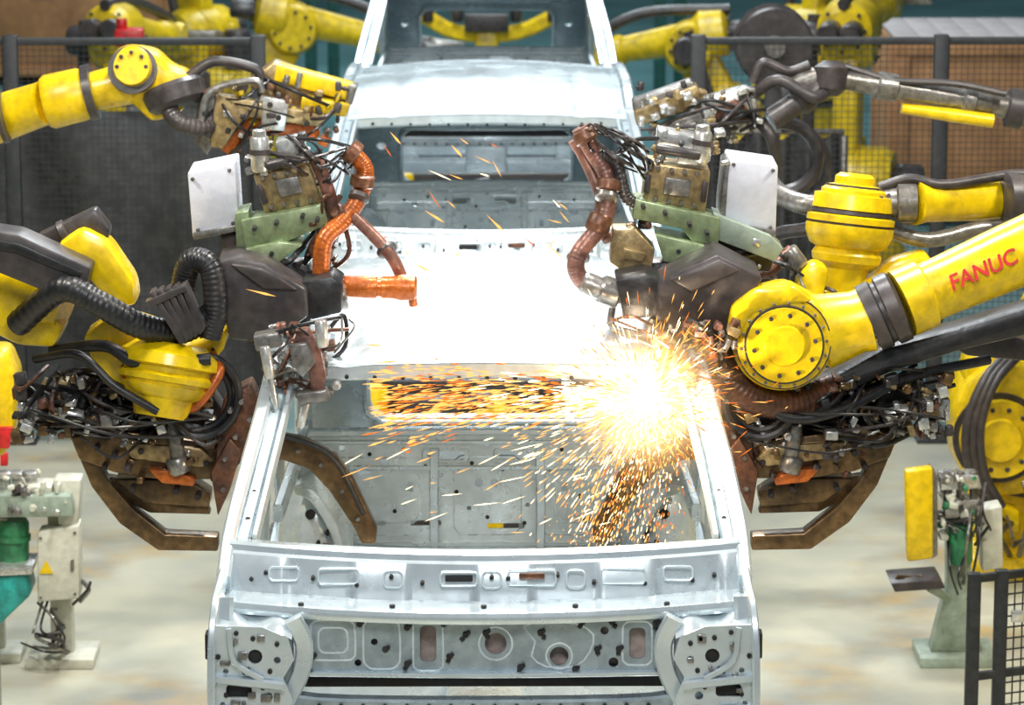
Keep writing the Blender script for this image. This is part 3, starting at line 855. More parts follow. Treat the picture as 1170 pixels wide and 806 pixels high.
def gun_upper_left():
    y = .35; k = K(y)
    o = Obj('spot_welding_gun', S(320, 240, y))
    o.part('transformer', TAN)
    o.pr([(289, 200), (352, 186), (368, 232), (302, 244)], y, .16, .007)
    o.part('transformer_plate', GRY)
    for i in range(4):
        c = S(300 + i * 14, 203 - i * 3, y - .01); o.cyl(c, c + Vector((0, -.012, 0)), .007, seg=8)
        c = S(310 + i * 15, 236 - i * 2.6, y - .01); o.cyl(c, c + Vector((0, -.012, 0)), .007, seg=8)
    o.pr([(314, 206), (340, 201), (346, 220), (320, 226)], y - .015, .02, .003)
    o.part('transformer_plate', DGR)
    o.pr([(292, 212), (298, 211), (306, 232), (300, 234)], y - .012, .02, .002)
    o.part('control_box', WHT)
    o.pr([(214, 197), (268, 186), (273, 262), (220, 272)], y + .02, .20, .006)
    o.part('control_box', GRY)
    o.pr([(220, 266), (273, 256), (273, 264), (221, 274)], y + .01, .2, .003)
    for a, b in ((220, 204), (262, 194), (266, 254), (226, 262)):
        c = S(a, b, y + .02); o.cyl(c, c + Vector((0, -.008, 0)), .006, seg=8)
    o.part('mount_plate', GRN)
    o.pr([(275, 252), (368, 234), (376, 256), (330, 275), (280, 284)], y - .05, .14, .003)
    o.pr([(268, 288), (318, 276), (345, 280), (318, 300), (306, 318), (284, 306)], y - .08, .16, .004)
    o.pr([(268, 244), (284, 240), (284, 282), (270, 284)], y - .03, .14, .004)
    o.part('mount_plate', DARKIN)
    for a, b in ((290, 262), (315, 256), (345, 248), (362, 252), (285, 296), (310, 290)):
        c = S(a, b, y - .09); o.cyl(c, c + Vector((0, .05, 0)), .007, seg=8)
    o.part('actuator', SIL)
    o.cyl(S(296, 156, y), S(298, 196, y), 11 * k); o.cyl(S(296, 148, y), S(296, 158, y), 8 * k)
    o.pr([(314, 162), (346, 156), (350, 182), (318, 186)], y + .02, .1, .006)
    o.part('actuator', DGR)
    o.cyl(S(305, 190, y - .02), S(355, 178, y - .02), 6 * k)
    o.lathe(S(297, 170, y), S(297, 176, y), [(0, 12 * k), (1, 12 * k)], 20)
    o.part('secondary_hose', ORG)
    o.tube([S(404, 176, y), S(417, 195, y), S(410, 225, y - .02), S(392, 252, y - .05), S(370, 275, y - .08), S(366, 318, y - .08)], 10 * k, 14, 8, corr=.012)
    o.part('secondary_hose', PNK)
    o.tube([S(402, 246, y - .05), S(425, 268, y - .05), S(448, 295, y - .05), S(462, 325, y - .03)], 7 * k, 12, 8)
    o.tube([S(360, 180, y), S(372, 210, y), S(380, 245, y), S(372, 290, y)], 8 * k, 12, 8)
    o.part('hose_joint', RST)
    for a, b, c, d in ((415, 200, 413, 214), (398, 240, 386, 254), (368, 280, 366, 294), (408, 178, 398, 170)):
        o.cyl(S(a, b, y - .03), S(c, d, y - .03), 14 * k)
    o.part('hose_joint', DGR)
    for a, b, c, d in ((411, 222, 409, 228), (376, 266, 372, 272), (440, 284, 443, 288)):
        o.cyl(S(a, b, y - .04), S(c, d, y - .05), 12 * k)
    o.part('electrode_arm', ORG)
    o.lathe(S(384, 327, y - .08), S(476, 329, y - .08), [(0, 9 * k), (.05, 12 * k), (.5, 13 * k), (.51, 11 * k), (.55, 11 * k), (.56, 13 * k), (.7, 13 * k), (.8, 15 * k), (.97, 15 * k), (1, 11 * k)], 24)
    o.cyl(S(470, 335, y - .08), S(472, 350, y - .08), 5 * k)
    clutter(o, [(330, 160), (360, 175), (400, 175), (380, 190), (370, 210), (395, 200), (310, 180)], y, 24, .0045, 12, (BLK, DGR, BLK))
    clutter(o, [(350, 300), (375, 320), (300, 310), (370, 260), (390, 230)], y, 12, .006, 20, (BLK, RST, DGR))
    blocks(o, 280, 350, 150, 195, y + .02, 20, (SIL, GRY, DGR), 5, 12)
    blocks(o, 345, 385, 240, 320, y - .02, 20, (RST, GRY, DGR, TAN), 4, 11)
    blocks(o, 255, 300, 262, 300, y - .02, 10, (GRY, DGR, SIL), 4, 11)
    o.part('gun_frame', DGR)
    o.pr([(250, 262), (290, 270), (300, 300), (300, 330), (262, 330), (255, 290)], y + .05, .10, .01)
    o.pr([(318, 300), (352, 300), (360, 330), (350, 400), (322, 400)], y, .10, .01)
    yy = y - .48
    o.part('gun_frame', PNK)
    o.pr([(336, 378), (352, 376), (366, 402), (372, 430), (366, 455), (356, 458), (352, 425), (342, 405)], yy, .05, .006)
    o.part('gun_frame', GRY)
    o.pr([(330, 395), (350, 392), (360, 415), (345, 432), (334, 420)], yy - .03, .04, .004)
    o.pr([(288, 385), (318, 380), (322, 396), (292, 402)], yy, .08, .006)
    o.pr([(338, 450), (372, 446), (376, 458), (342, 464)], yy - .02, .07, .005)
    o.part('electrode', SIL)
    o.cyl(S(302, 396, yy - .02), S(308, 432, yy - .02), 6 * k)
    o.cyl(S(308, 428, yy - .02), S(316, 478, yy - .02), 3.5 * k)
    o.cyl(S(366, 366, yy - .02), S(368, 396, yy - .02), 7 * k)
    o.cyl(S(350, 455, yy), S(342, 488, yy), 5 * k)
    blocks(o, 288, 385, 372, 450, yy + .06, 50, (GRY, PNK, SIL, RST, SIL), 5, 13)
    o.part('air_hoses', BLK)
    o.tube([S(372, 380, y - .3), S(392, 360, y - .3), S(394, 395, y - .3), S(372, 412, y - .3), S(368, 385, y - .3)], 2.5 * k, 8, 8)
    clutter(o, [(290, 385), (330, 380), (375, 400), (310, 430), (350, 450), (395, 370)], yy + .05, 14, .004, 20, (PNK, BLK, RST, GRY))
    o.finish()
gun_upper_left()

# ------------------------------------------------------------ LEFT main robot
def left_main():
    o = Obj('welding_robot', (-2.75, .8, 0))
    y = .18; k = K(y)
    sh = robot_base(o, Vector((-2.75, .8, 0)), 0, .95)
    el = S(-230, 235, .5)
    upper_link(o, sh, el, Y)
    o.part('forearm', YEL)
    o.lathe(el, S(75, 350, y + .1), [(0, .14), (.35, .14), (.4, 40 * k), (.9, 36 * k), (1, 30 * k)], 30)
    o.pr([(-20, 335), (40, 350), (75, 372), (62, 398), (20, 395), (-20, 375)], y + .05, .16, .02)
    o.part('cable_channel', DGR)
    o.pr([(-60, 255), (22, 268), (104, 306), (92, 350), (0, 312), (-60, 300)], y - .12, .14, .008)
    o.part('cable_channel', BLK)
    o.pr([(-40, 268), (22, 278), (94, 311), (90, 318), (18, 288), (-40, 280)], y - .13, .03, .003)
    o.part('link_cover', DGR)
    o.cyl(S(45, 282, y + .12), S(112, 250, y + .12), 13 * k)
    o.cyl(S(70, 268, y + .10), S(78, 264, y + .10), 16 * k)
    o.pr([(40, 270), (108, 238), (126, 262), (120, 280), (98, 268), (60, 292)], y + .08, .08, .01)
    o.part('upper_link', YEL)
    o.pr([(62, 282), (92, 262), (122, 278), (152, 322), (156, 350), (128, 350), (100, 318)], y, .16, .02)
    o.part('elbow', YEL)
    o.pr([(95, 385), (130, 360), (170, 372), (215, 395), (252, 385), (262, 372), (255, 400), (225, 430), (150, 445), (110, 425)], y + .02, .16, .025)
    o.part('wrist_stack', YEL)
    o.lathe(S(196, 392, y), S(182, 476, y - .05), [(0, 40 * k), (.15, 56 * k), (.3, 58 * k), (.33, 50 * k), (.4, 50 * k), (.45, 55 * k), (.52, 53 * k), (.53, 49 * k), (.57, 48 * k), (.58, 50 * k), (.7, 44 * k), (.75, 36 * k), (1, 30 * k)], 40)
    o.part('wrist_rings', ORG)
    o.lathe(S(190, 425, y), S(189, 433, y), [(0, 53 * k), (1, 53 * k)], 40)
    o.part('wrist_rings', DGR)
    o.lathe(S(190, 419, y), S(190, 425, y), [(0, 52 * k), (1, 52 * k)], 40)
    o.bolts(S(193, 405, y), Vector((0, -.3, 1)), 50 * k, 20, .006, .01)
    o.part('dress_pack', BLK)
    o.tube([S(20, 370, y), S(70, 330, y - .12), S(110, 345, y - .14), S(160, 372, y - .1), S(205, 378, y - .05), S(240, 360, y - .05)], 15 * k, 14, 8, corr=.02)
    o.tube([S(238, 385, y - .05), S(246, 350, y - .05), S(240, 305, y - .04), S(218, 298, y - .02), S(208, 330, y), S(205, 370, y)], 14 * k, 14, 8, corr=.02)
    o.tube([S(60, 400, y + .1), S(120, 395, y - .05), S(160, 415, y - .1), S(240, 410, y - .1)], 7 * k, 10, 8)
    o.tube([S(40, 410, y + .05), S(90, 405, y - .08), S(130, 440, y - .12), S(180, 470, y - .12)], 5 * k, 10, 8)
    o.part('fin_bracket', DGR)
    for i in range(5):
        dx = i * 9
        o.pr([(170 + dx, 335 - i * 2), (176 + dx, 332 - i * 2), (212 + dx * .6, 388 - i * 3), (206 + dx * .6, 395 - i * 3)], y - .14, .07, .002)
    o.pr([(165, 345), (210, 325), (214, 332), (170, 352)], y - .15, .05, .003)
    o.part('wrist_cover', DGR)
    o.pr([(246, 300), (272, 294), (302, 300), (350, 330), (352, 362), (305, 392), (262, 388), (250, 345)], y - .05, .24, .012)
    o.pr([(262, 302), (300, 306), (340, 332), (300, 330)], y - .07, .05, .008)
    o.part('tool_flange', BLK)
    o.pr([(344, 322), (378, 316), (391, 324), (390, 358), (354, 366)], y - .02, .17, .008)
    o.part('tool_flange', GRY)
    o.cyl(S(385, 340, y + .06), S(396, 338, y + .06), 16 * k)
    o.finish()
left_main()

# ------------------------------------------------------------ lower C-frame guns
def gun_lower(sx):
    y = .25; k = K(y)
    m = (lambda a: a) if sx < 0 else (lambda a: 1106 - a)
    o = Obj('c_frame_welding_gun', S(m(180), 520, y))
    P = lambda L: [(m(a), b) for a, b in L]
    o.part('c_frame', BRZ)
    o.pr(P([(84, 508), (102, 506), (122, 548), (152, 582), (188, 610), (248, 613), (248, 630), (180, 629), (136, 598), (104, 556)]), y, .07, .006)
    o.pr(P([(120, 545), (150, 550), (176, 572), (235, 577), (240, 588), (170, 586), (140, 570)]), y + .04, .06, .006)
    # upper body plates
    o.part('gun_body', BRZ)
    o.pr(P([(80, 500), (120, 490), (235, 505), (262, 520), (255, 548), (180, 548), (130, 540), (90, 525)]), y - .02, .12, .008)
    o.pr(P([(130, 548), (215, 548), (240, 565), (238, 580), (165, 575)]), y + .02, .1, .006)
    o.part('gun_body', TAN)
    o.pr(P([(140, 506), (228, 512), (244, 526), (230, 534), (150, 524)]), y - .05, .04, .005)
    o.part('gun_body_details', ORG)
    o.pr(P([(168, 536), (200, 538), (224, 548), (220, 556), (184, 552)]), y - .05, .05, .005)
    o.part('gun_body_details', DARKIN)
    for a, b in ((110, 512), (130, 520), (160, 516), (200, 520), (235, 530), (150, 560), (200, 562), (225, 568), (118, 535)):
        c = S(m(a), b, y - .06); o.cyl(c, c + Vector((0, .06, 0)), .009, seg=8)
    o.part('gun_body', RST)
    o.pr(P([(255, 455), (285, 440), (300, 470), (290, 505), (262, 545), (245, 540), (248, 490)]), y - .05, .14, .008)
    o.pr(P([(240, 540), (262, 500), (275, 515), (262, 560), (248, 590)]), y - .10, .10, .006)
    o.part('gun_body_details', GRY)
    for a, b in ((262, 470), (275, 460), (284, 480), (268, 500), (256, 525), (254, 560)):
        c = S(m(a), b, y - .11); o.cyl(c, c + Vector((0, .04, 0)), .008, seg=8)
    # inside arm reaching into the cabin through the side opening
    o.part('throat_arm', BRZ)
    o.pr(P([(258, 512), (312, 496), (345, 502), (382, 520), (402, 548), (430, 606), (428, 622), (412, 622), (404, 604), (376, 562), (352, 536), (322, 526), (262, 532)]), y, .06, .008)
    o.part('throat_arm', BLK)
    o.tube([S(m(290), 500, y - .03), S(m(330), 500, y - .03), S(m(380), 524, y - .03), S(m(415), 588, y - .03)], 3 * k, 8, 8)
    o.part('throat_arm', GRY)
    for a, b in ((310, 514), (340, 516), (366, 532), (390, 562), (408, 594)):
        c = S(m(a), b, y - .015); o.cyl(c, c + Vector((0, .03, 0)), .007, seg=8)
    # transformer, cylinders, hoses
    o.part('gun_motor', DGR)
    o.cyl(S(m(120), 440, y + .1), S(m(210), 450, y + .1), 24 * k)
    o.pr(P([(60, 440), (120, 432), (130, 490), (66, 492)]), y + .08, .12, .01)
    o.part('gun_motor', GRY)
    o.cyl(S(m(198), 485, y - .05), S(m(204), 530, y - .05), 9 * k)
    o.cyl(S(m(200), 522, y - .05), S(m(206), 540, y - .05), 13 * k)
    o.cyl(S(m(30), 468, y + .1), S(m(110), 470, y + .1), 14 * k)
    o.part('gun_motor', SIL)
    o.cyl(S(m(60), 468, y - .03), S(m(95), 476, y - .03), 8 * k)
    o.pr(P([(20, 458), (52, 454), (54, 482), (22, 484)]), y, .08, .006)
    o.part('hose_loop', BLK)
    cx, cy, r = (228, 452, 44) if sx < 0 else (238, 458, 40)
    for rr_, dy in ((r, 0), (r - 8, .03)):
        o.tube([S(m(cx) + rr_ * math.cos(t), cy + rr_ * 1.05 * math.sin(t), y - .08 + dy) for t in [i * math.pi / 6 for i in range(12)]], 5 * k, 8, 4, True)
    o.part('hose_loop', ORG)
    o.tube([S(m(200), 470, y - .05), S(m(225), 462, y - .12), S(m(250), 425, y - .1), S(m(242), 405, y - .05)], 6 * k, 10, 8)
    A = [(m(a), b) for a, b in ((20, 435), (60, 425), (100, 440), (110, 470), (70, 480), (30, 475), (150, 470), (200, 480), (240, 470), (160, 500), (120, 430), (250, 500), (90, 500))]
    clutter(o, A, y, 34, .0055, 22, (BLK, BLK, DGR, BLK, RST), .18, 10)
    blocks(o, min(m(20), m(250)), max(m(20), m(250)), 430, 500, y - .08, 130, (GRY, SIL, DGR, BLK, RST, TAN, SIL, BRZ), 4, 15)
    blocks(o, min(m(130), m(245)), max(m(130), m(245)), 498, 548, y - .06, 40, (RST, SIL, BRZ, GRY, ORG, DGR), 4, 12)
    clutter(o, A[3:], y - .1, 9, .004, 16, (BLK, BLK, DGR), .08, 8)
    o.part('gun_link', DGR)
    o.pr(P([(150, 460), (235, 440), (255, 470), (240, 510), (150, 510)]), y + .12, .12, .01)
    o.finish()
gun_lower(-1); gun_lower(1)

# ------------------------------------------------------------ upper row robots (second station)
def top_left():
    o = Obj('welding_robot', (-3.1, 3.9, 0))
    y = 3.0; k = K(y)
    sh = robot_base(o, Vector((-3.1, 3.9, 0)), 0, .95)
    el = S(-120, 175, 3.3)
    upper_link(o, sh, el, Y)
    o.part('forearm', YEL)
    o.lathe(el, S(52, 117, y), [(0, .13), (.3, .14), (.35, 34 * k), (.6, 30 * k), (.62, 28 * k), (.97, 25 * k), (1, 25 * k)], 30)
    o.lathe(S(52, 117, y), S(104, 105, y), [(0, 28 * k), (.1, 31 * k), (.8, 30 * k), (1, 26 * k)], 30)
    o.lathe(S(104, 105, y), S(150, 94, y), [(0, 22 * k), (1, 24 * k)], 30)
    o.part('forearm_collar', DGR)
    o.lathe(S(99, 106, y), S(108, 104, y), [(0, 32 * k), (1, 32 * k)], 30)
    o.lathe(S(0, 132, y), S(5, 131, y), [(0, 32 * k), (1, 32 * k)], 30)
    o.part('wrist', YEL)
    o.pr([(122, 100), (130, 66), (150, 56), (178, 62), (192, 78), (215, 86), (222, 100), (205, 132), (172, 140), (150, 118)], y - .06, .2, .025)
    c = S(152, 80, y - .08)
    o.lathe(c + Vector((0, .1, -.02)), c + Vector((0, -.05, .02)), [(0, 27 * k), (.7, 27 * k), (.75, 22 * k), (1, 20 * k)], 32)
    o.part('wrist_bolts', DGR)
    o.bolts(c + Vector((0, -.045, .02)), -Y, 16 * k, 8, .008, .01)
    o.lathe(c + Vector((0, .0, 0)), c + Vector((0, -.018, .007)), [(0, 27.6 * k), (1, 27.6 * k)], 32)
    o.lathe(S(196, 96, y - .05), S(205, 122, y - .07), [(0, 32 * k), (.2, 36 * k), (.8, 34 * k), (1, 28 * k)], 28)
    o.part('dress_hose', DGR)
    o.tube([S(190, 120, y - .1), S(205, 140, y - .15), S(235, 145, y - .1), S(250, 130, y)], 10 * k, 10, 6, corr=.03)
    o.tube([S(215, 88, y), S(245, 70, y), S(290, 78, y), S(300, 95, y)], 6 * k, 10, 6)
    o.finish()
    g = Obj('spot_welding_gun', S(310, 120, y))
    g.part('servo_motors', YEL)
    g.pr([(316, 74), (404, 98), (398, 116), (312, 92)], y, .12, .008)
    g.pr([(345, 110), (400, 120), (395, 134), (342, 126)], y - .05, .12, .008)
    g.part('servo_motors', GRY)
    g.pr([(398, 97), (408, 100), (402, 120), (394, 118)], y - .01, .13, .004)
    g.pr([(340, 82), (346, 84), (342, 102), (336, 100)], y - .01, .13, .003)
    g.part('servo_motors', TAN)
    g.pr([(283, 92), (312, 70), (392, 100), (388, 128), (340, 122), (300, 112)], y + .05, .12, .01)
    g.part('gun_frame', TAN)
    g.pr([(246, 108), (292, 116), (372, 132), (368, 146), (285, 134), (268, 150), (255, 170), (240, 168)], y - .1, .08, .006)
    g.part('gun_frame', ORG)
    g.pr([(262, 122), (350, 134), (366, 152), (360, 162), (300, 152), (282, 162), (262, 178), (250, 170)], y - .05, .1, .01)
    g.part('bracket', GRY)
    g.tube([S(228, 150, y - .12), S(240, 105, y - .12), S(290, 92, y - .12), S(300, 105, y - .12)], 4 * k, 8, 6)
    g.pr([(226, 112), (246, 98), (250, 150), (236, 178), (222, 160)], y - .02, .06, .006)
    g.part('bracket', SIL)
    g.pr([(300, 110), (330, 116), (325, 150), (298, 148)], y - .12, .04, .004)
    g.part('bracket', DARKIN)
    for a, b in ((308, 120), (318, 135), (234, 130), (238, 155), (260, 150), (350, 142)):
        c = S(a, b, y - .14); g.cyl(c, c + Vector((0, .06, 0)), .010, seg=8)
    blocks(g, 235, 390, 95, 165, y - .1, 75, (GRY, SIL, RST, ORG, TAN, DGR, YEL2, DGR), 4, 12)
    clutter(g, [(250, 110), (300, 90), (380, 120), (340, 140), (260, 170), (310, 170)], y - .1, 14, .005, 14, (BLK, DGR, BLK))
    g.part('electrode', ORG)
    g.cyl(S(270, 160, y), S(262, 195, y), 7 * k)
    g.finish()
top_left()

def top_right():
    o = Obj('welding_robot', (3.1, 3.25, 0))
    y = 3.0; k = K(y)
    sh = robot_base(o, Vector((3.1, 3.25, 0)), math.pi, .95)
    el = S(1300, 135, 3.25)
    upper_link(o, sh, el, Y)
    o.part('forearm', GRY)
    o.lathe(S(1180, 128, y + .1), S(958, 90, y), [(0, 20 * k), (.12, 20 * k), (.13, 14 * k), (.3, 13 * k), (.31, 16 * k), (.36, 16 * k), (.37, 12 * k), (.7, 12 * k), (.71, 16 * k), (.8, 16 * k), (.81, 12 * k), (1, 11 * k)], 26)
    o.part('forearm_yellow', YEL)
    o.lathe(el, S(1176, 127, y + .1), [(0, .13), (1, 22 * k)], 26)
    o.lathe(S(1135, 139, y + .03), S(1030, 124, y + .03), [(0, 8 * k), (.4, 8 * k), (1, 6 * k)], 20)
    o.part('forearm_collar', DGR)
    o.lathe(S(1150, 123, y + .09), S(1168, 126, y + .09), [(0, 19 * k), (.1, 23 * k), (1, 23 * k)], 26)
    o.tube([S(1150, 108, y), S(1090, 96, y), S(1020, 92, y), S(965, 76, y)], 4 * k, 8, 6)
    o.part('wrist', DGR)
    o.lathe(S(950, 70, y), S(948, 110, y - .02), [(0, 10 * k), (.2, 20 * k), (.8, 18 * k), (1, 10 * k)], 26)
    o.lathe(S(945, 95, y), S(880, 138, y - .05), [(0, 15 * k), (.3, 14 * k), (.35, 17 * k), (.5, 17 * k), (.55, 13 * k), (1, 13 * k)], 26)
    o.part('wrist', GRY)
    o.lathe(S(955, 82, y), S(905, 98, y), [(0, 13 * k), (.8, 12 * k), (1, 9 * k)], 24)
    o.part('dress_hose', DGR)
    o.tube([S(860, 108, y), S(890, 92, y - .05), S(930, 112, y - .08), S(950, 98, y)], 7 * k, 10, 6)
    o.tube([S(860, 95, y), S(872, 72, y), S(900, 82, y), S(925, 75, y)], 6 * k, 10, 6)
    o.tube([S(868, 140, y - .05), S(882, 160, y - .08), S(885, 200, y), S(868, 225, y)], 7 * k, 10, 6)
    o.part('hose_ring', DGR)
    o.tube([S(892 + 42 * math.cos(t), 180 + 40 * math.sin(t), y + .2) for t in [i * math.pi / 6 - 1.6 for i in range(8)]], 8 * k, 8, 4)
    o.tube([S(905 + 40 * math.cos(t), 190 + 44 * math.sin(t), y + .3) for t in [i * math.pi / 6 - 1.9 for i in range(9)]], 5 * k, 8, 4)
    o.finish()
    g = Obj('spot_welding_gun', S(790, 120, y))
    g.part('servo_motors', TAN)
    g.pr([(724, 128), (796, 98), (806, 112), (800, 124), (728, 146)], y, .14, .01)
    g.part('servo_motors', GRY)
    g.pr([(722, 116), (790, 92), (796, 100), (724, 130)], y + .03, .1, .008)
    g.part('gun_frame', SIL)
    g.pr([(800, 116), (848, 102), (866, 116), (868, 148), (850, 154), (808, 148)], y - .06, .12, .01)
    g.part('gun_frame', RST)
    g.pr([(815, 122), (840, 114), (856, 124), (854, 142), (820, 142)], y - .08, .03, .006)
    g.part('gun_frame', GRY)
    g.pr([(740, 150), (800, 128), (812, 150), (800, 164), (750, 168)], y - .04, .1, .01)
    blocks(g, 730, 868, 100, 165, y - .1, 70, (GRY, SIL, DGR, TAN, SIL), 4, 12)
    clutter(g, [(740, 150), (790, 120), (860, 110), (850, 150), (800, 160), (870, 130)], y - .1, 12, .005, 14, (BLK, DGR, BLK))
    g.finish()
top_right()

# ------------------------------------------------------------ background robots
def place_bg(name, base, yaw, a1, a2, **kw):
    o, w, d, s_ = generic_robot(name, base, yaw, a1, a2, **kw)
    o.part('gripper', GRY)
    o.beam(w - s_ * .25, w + s_ * .25, .08, .08)
    o.cyl(w - s_ * .2, w - s_ * .2 + d * .25, .04); o.cyl(w + s_ * .2, w + s_ * .2 + d * .25, .04)
    o.finish()
place_bg('industrial_robot', (1.92, 9.2, 0), math.radians(75), .05, .05, L1=.78)
place_bg('industrial_robot', (-2.25, 11.2, 0), math.radians(80), .0, -.1, L1=.62, sh_h=.8)
place_bg('industrial_robot', (-1.95, 16.0, 0), math.radians(140), .2, -.25, L1=.6)
place_bg('industrial_robot', (2.3, 16.0, 0), math.radians(60), .2, -.3, L1=.6)
place_bg('industrial_robot', (-1.75, 13.6, 0), math.radians(5), .5, -.15, L1=.55, L2=.7, sh_h=.75)
place_bg('industrial_robot', (1.75, 12.9, 0), math.radians(170), .5, -.1, L1=.5, L2=.6, sh_h=.75)

def right_low_robot():
    base = Vector((2.42, 4.8, 0)); y = 4.4; k = K(y)
    o = Obj('industrial_robot', base)
    o.part('pedestal', YEL)
    o.box(base + Vector((0, 0, .05)), (.8, .72, .10), bev=.02)
    o.lathe(base + Vector((0, 0, .1)), base + Vector((0, 0, .34)), [(0, .34), (.3, .31), (1, .30)], 36)
    o.part('pedestal', DGR)
    o.lathe(base + Vector((0, 0, .34)), base + Vector((0, 0, .38)), [(0, .32), (1, .32)], 36)
    o.part('turret', YEL)
    o.lathe(base + Vector((0, 0, .38)), base + Vector((0, 0, .50)), [(0, .35), (.7, .35), (1, .30)], 36)
    o.pr([(1090, 470), (1102, 440), (1128, 418), (1165, 412), (1230, 425), (1240, 560), (1120, 572), (1096, 540)], y, .4, .03)
    o.pr([(1100, 440), (1108, 410), (1140, 398), (1175, 402), (1180, 440)], y + .05, .25, .03)
    c = S(1140, 500, y)
    o.lathe(c + Vector((0, .05, 0)), c + Vector((0, -.09, 0)), [(0, 52 * k), (.5, 52 * k), (.55, 46 * k), (.8, 45 * k), (.82, 26 * k), (1, 24 * k)], 40)
    o.part('turret_bolts', DGR)
    o.bolts(c + Vector((0, -.058, 0)), -Y, 36 * k, 12, .011, .012)
    o.lathe(c + Vector((0, -.01, 0)), c + Vector((0, -.03, 0)), [(0, 53 * k), (1, 53 * k)], 40)
    o.part('dress_hose', DGR)
    for q in range(3):
        o.tube([S(1150 + q * 8, 405, y - .05), S(1122 + q * 7, 440, y - .14), S(1104 + q * 8, 490, y - .16), S(1108 + q * 8, 540, y - .14), S(1128 + q * 8, 580, y - .08)], 5.5 * k, 10, 8)
    o.part('arm', YEL)
    o.beam(c + Vector((.05, .2, 0)), c + Vector((.45, .25, .95)), .16, .28, .03)
    o.cyl(c + Vector((.45, .05, .95)), c + Vector((.45, .45, .95)), .17)
    o.beam(c + Vector((.45, .25, .95)), c + Vector((.75, 1.2, 1.05)), .16, .2, .03)
    o.part('lower_cables', BLK)
    clutter(o, [(1110, 570), (1150, 590), (1170, 560), (1130, 610), (1160, 630)], y - .1, 10, .009, 16)
    o.part('lower_bracket', YEL)
    o.pr([(1098, 560), (1130, 575), (1165, 585), (1165, 612), (1125, 600), (1100, 585)], y - .04, .1, .01)
    o.finish()
right_low_robot()

# lifting fixture seen through the third shell
o = Obj('lifting_fixture', (0, 14.3, 0))
o.part('cross_arm', YEL)
o.rail([Vector((-.45, 14.3, 1.25)), Vector((-.2, 14.3, 1.12)), Vector((.2, 14.3, 1.12)), Vector((.5, 14.3, 1.25))], .1, .1, Y)
o.box((0, 14.3, .6), (.16, .16, 1.1), bev=.02); o.box((0, 14.3, .05), (.7, .7, .1), bev=.02)
o.part('clamps', DGR)
for x in (-.4, -.2, .2, .45):
    o.cyl((x, 14.25, 1.2), (x, 14.25, 1.34), .04)
o.box((0, 14.2, 1.2), (.3, .1, .12), bev=.01)
o.finish()

# yellow transfer shuttles between the shells
def shuttle(yo):
    o = Obj('transfer_shuttle', (0, yo, 0))
    o.part('shuttle_beam', YEL)
    o.box((-.20, yo, 1.0), (.60, .16, .08), bev=.02)
    o.box((-.35, yo, .5), (.12, .12, 1.0), bev=.02); o.box((.0, yo, .5), (.12, .12, 1.0), bev=.02)
    o.cyl((-.42, yo - .02, 1.03), (-.42, yo - .02, 1.17), .05); o.box((.02, yo - .02, 1.07), (.10, .1, .08), bev=.02)
    o.part('shuttle_drive', DGR)
    o.box((-.17, yo, .46), (.7, .3, .08), bev=.02)
    o.box((-.2, yo - .02, 1.08), (.22, .1, .10), bev=.01); o.cyl((-.1, yo - .05, 1.1), (.02, yo - .05, 1.13), .035)
    for i in range(6):
        o.box((.12 + i * .05, yo + .02, 1.0 + .03 * (i % 2)), (.04, .08, .12), bev=.006)
    o.part('shuttle_frame', BLK)
    o.box((0, yo + .3, .95), (1.1, .05, .35), bev=.01)
    o.box((-.45, yo + .3, .4), (.06, .06, .8)); o.box((.45, yo + .3, .4), (.06, .06, .8))
    o.finish()
shuttle(3.0); shuttle(7.95)

# ------------------------------------------------------------ fences, curtains, crates, columns
def fence(name, x0, x1, yy, posts, h=1.98):
    o = Obj(name, ((x0 + x1) / 2, yy, 0))
    o.part('posts', FEN)
    for p in posts:
        o.box((p, yy, h / 2 + .01), (.07, .06, h), bev=.006)
        o.box((p, yy, .01), (.16, .16, .02), bev=.003)
    o.box(((x0 + x1) / 2, yy, h - .02), (abs(x1 - x0), .035, .035), bev=.004)
    o.box(((x0 + x1) / 2, yy, .15), (abs(x1 - x0), .035, .035), bev=.004)
    o.part('wire_mesh', FEN)
    n = int(abs(x1 - x0) / .03)
    lo = min(x0, x1)
    for i in range(n + 1):
        o.box((lo + i * .03, yy, h / 2 + .06), (.003, .003, h - .18), bev=0)
    for j in range(int((h - .2) / .03)):
        o.box(((x0 + x1) / 2, yy - .003, .18 + j * .03), (abs(x1 - x0), .003, .003), bev=0)
    o.finish()
fence('safety_fence', -4.5, -1.09, 7, (-4.5, -3.4, -2.27, -1.09))
fence('safety_fence', 1.01, 4.5, 7, (1.01, 2.17, 3.35, 4.5))

def curtain(x0, x1, yy, z1, slope):
    o = Obj('welding_curtain', ((x0 + x1) / 2, yy, 0))
    o.part('cloth', CUR)
    def f(a, b):
        x = x0 + (x1 - x0) * a
        zt = z1 + slope * a
        z = .08 + (zt - .08) * b
        fold = .07 * math.sin(a * 38 + b * 2) + .04 * math.sin(a * 17 + b * 5) + .04 * math.sin(b * 9 + a * 12)
        return Vector((x, yy + fold * (1.1 - b * .6), z + .02 * math.sin(a * 21)))
    o.grid(f, 160, 24)
    o.part('rail', GRY)
    o.cyl((x0, yy, z1 + .02), (x1, yy, z1 + slope + .02), .015)
    for x in (x0, x1):
        o.cyl((x, yy, 0), (x, yy, z1 + (slope if x == x1 else 0)), .02)
    o.finish()
curtain(-4.4, -1.12, 7.35, 1.55, .05)
curtain(1.05, 1.75, 7.35, 1.45, 0)

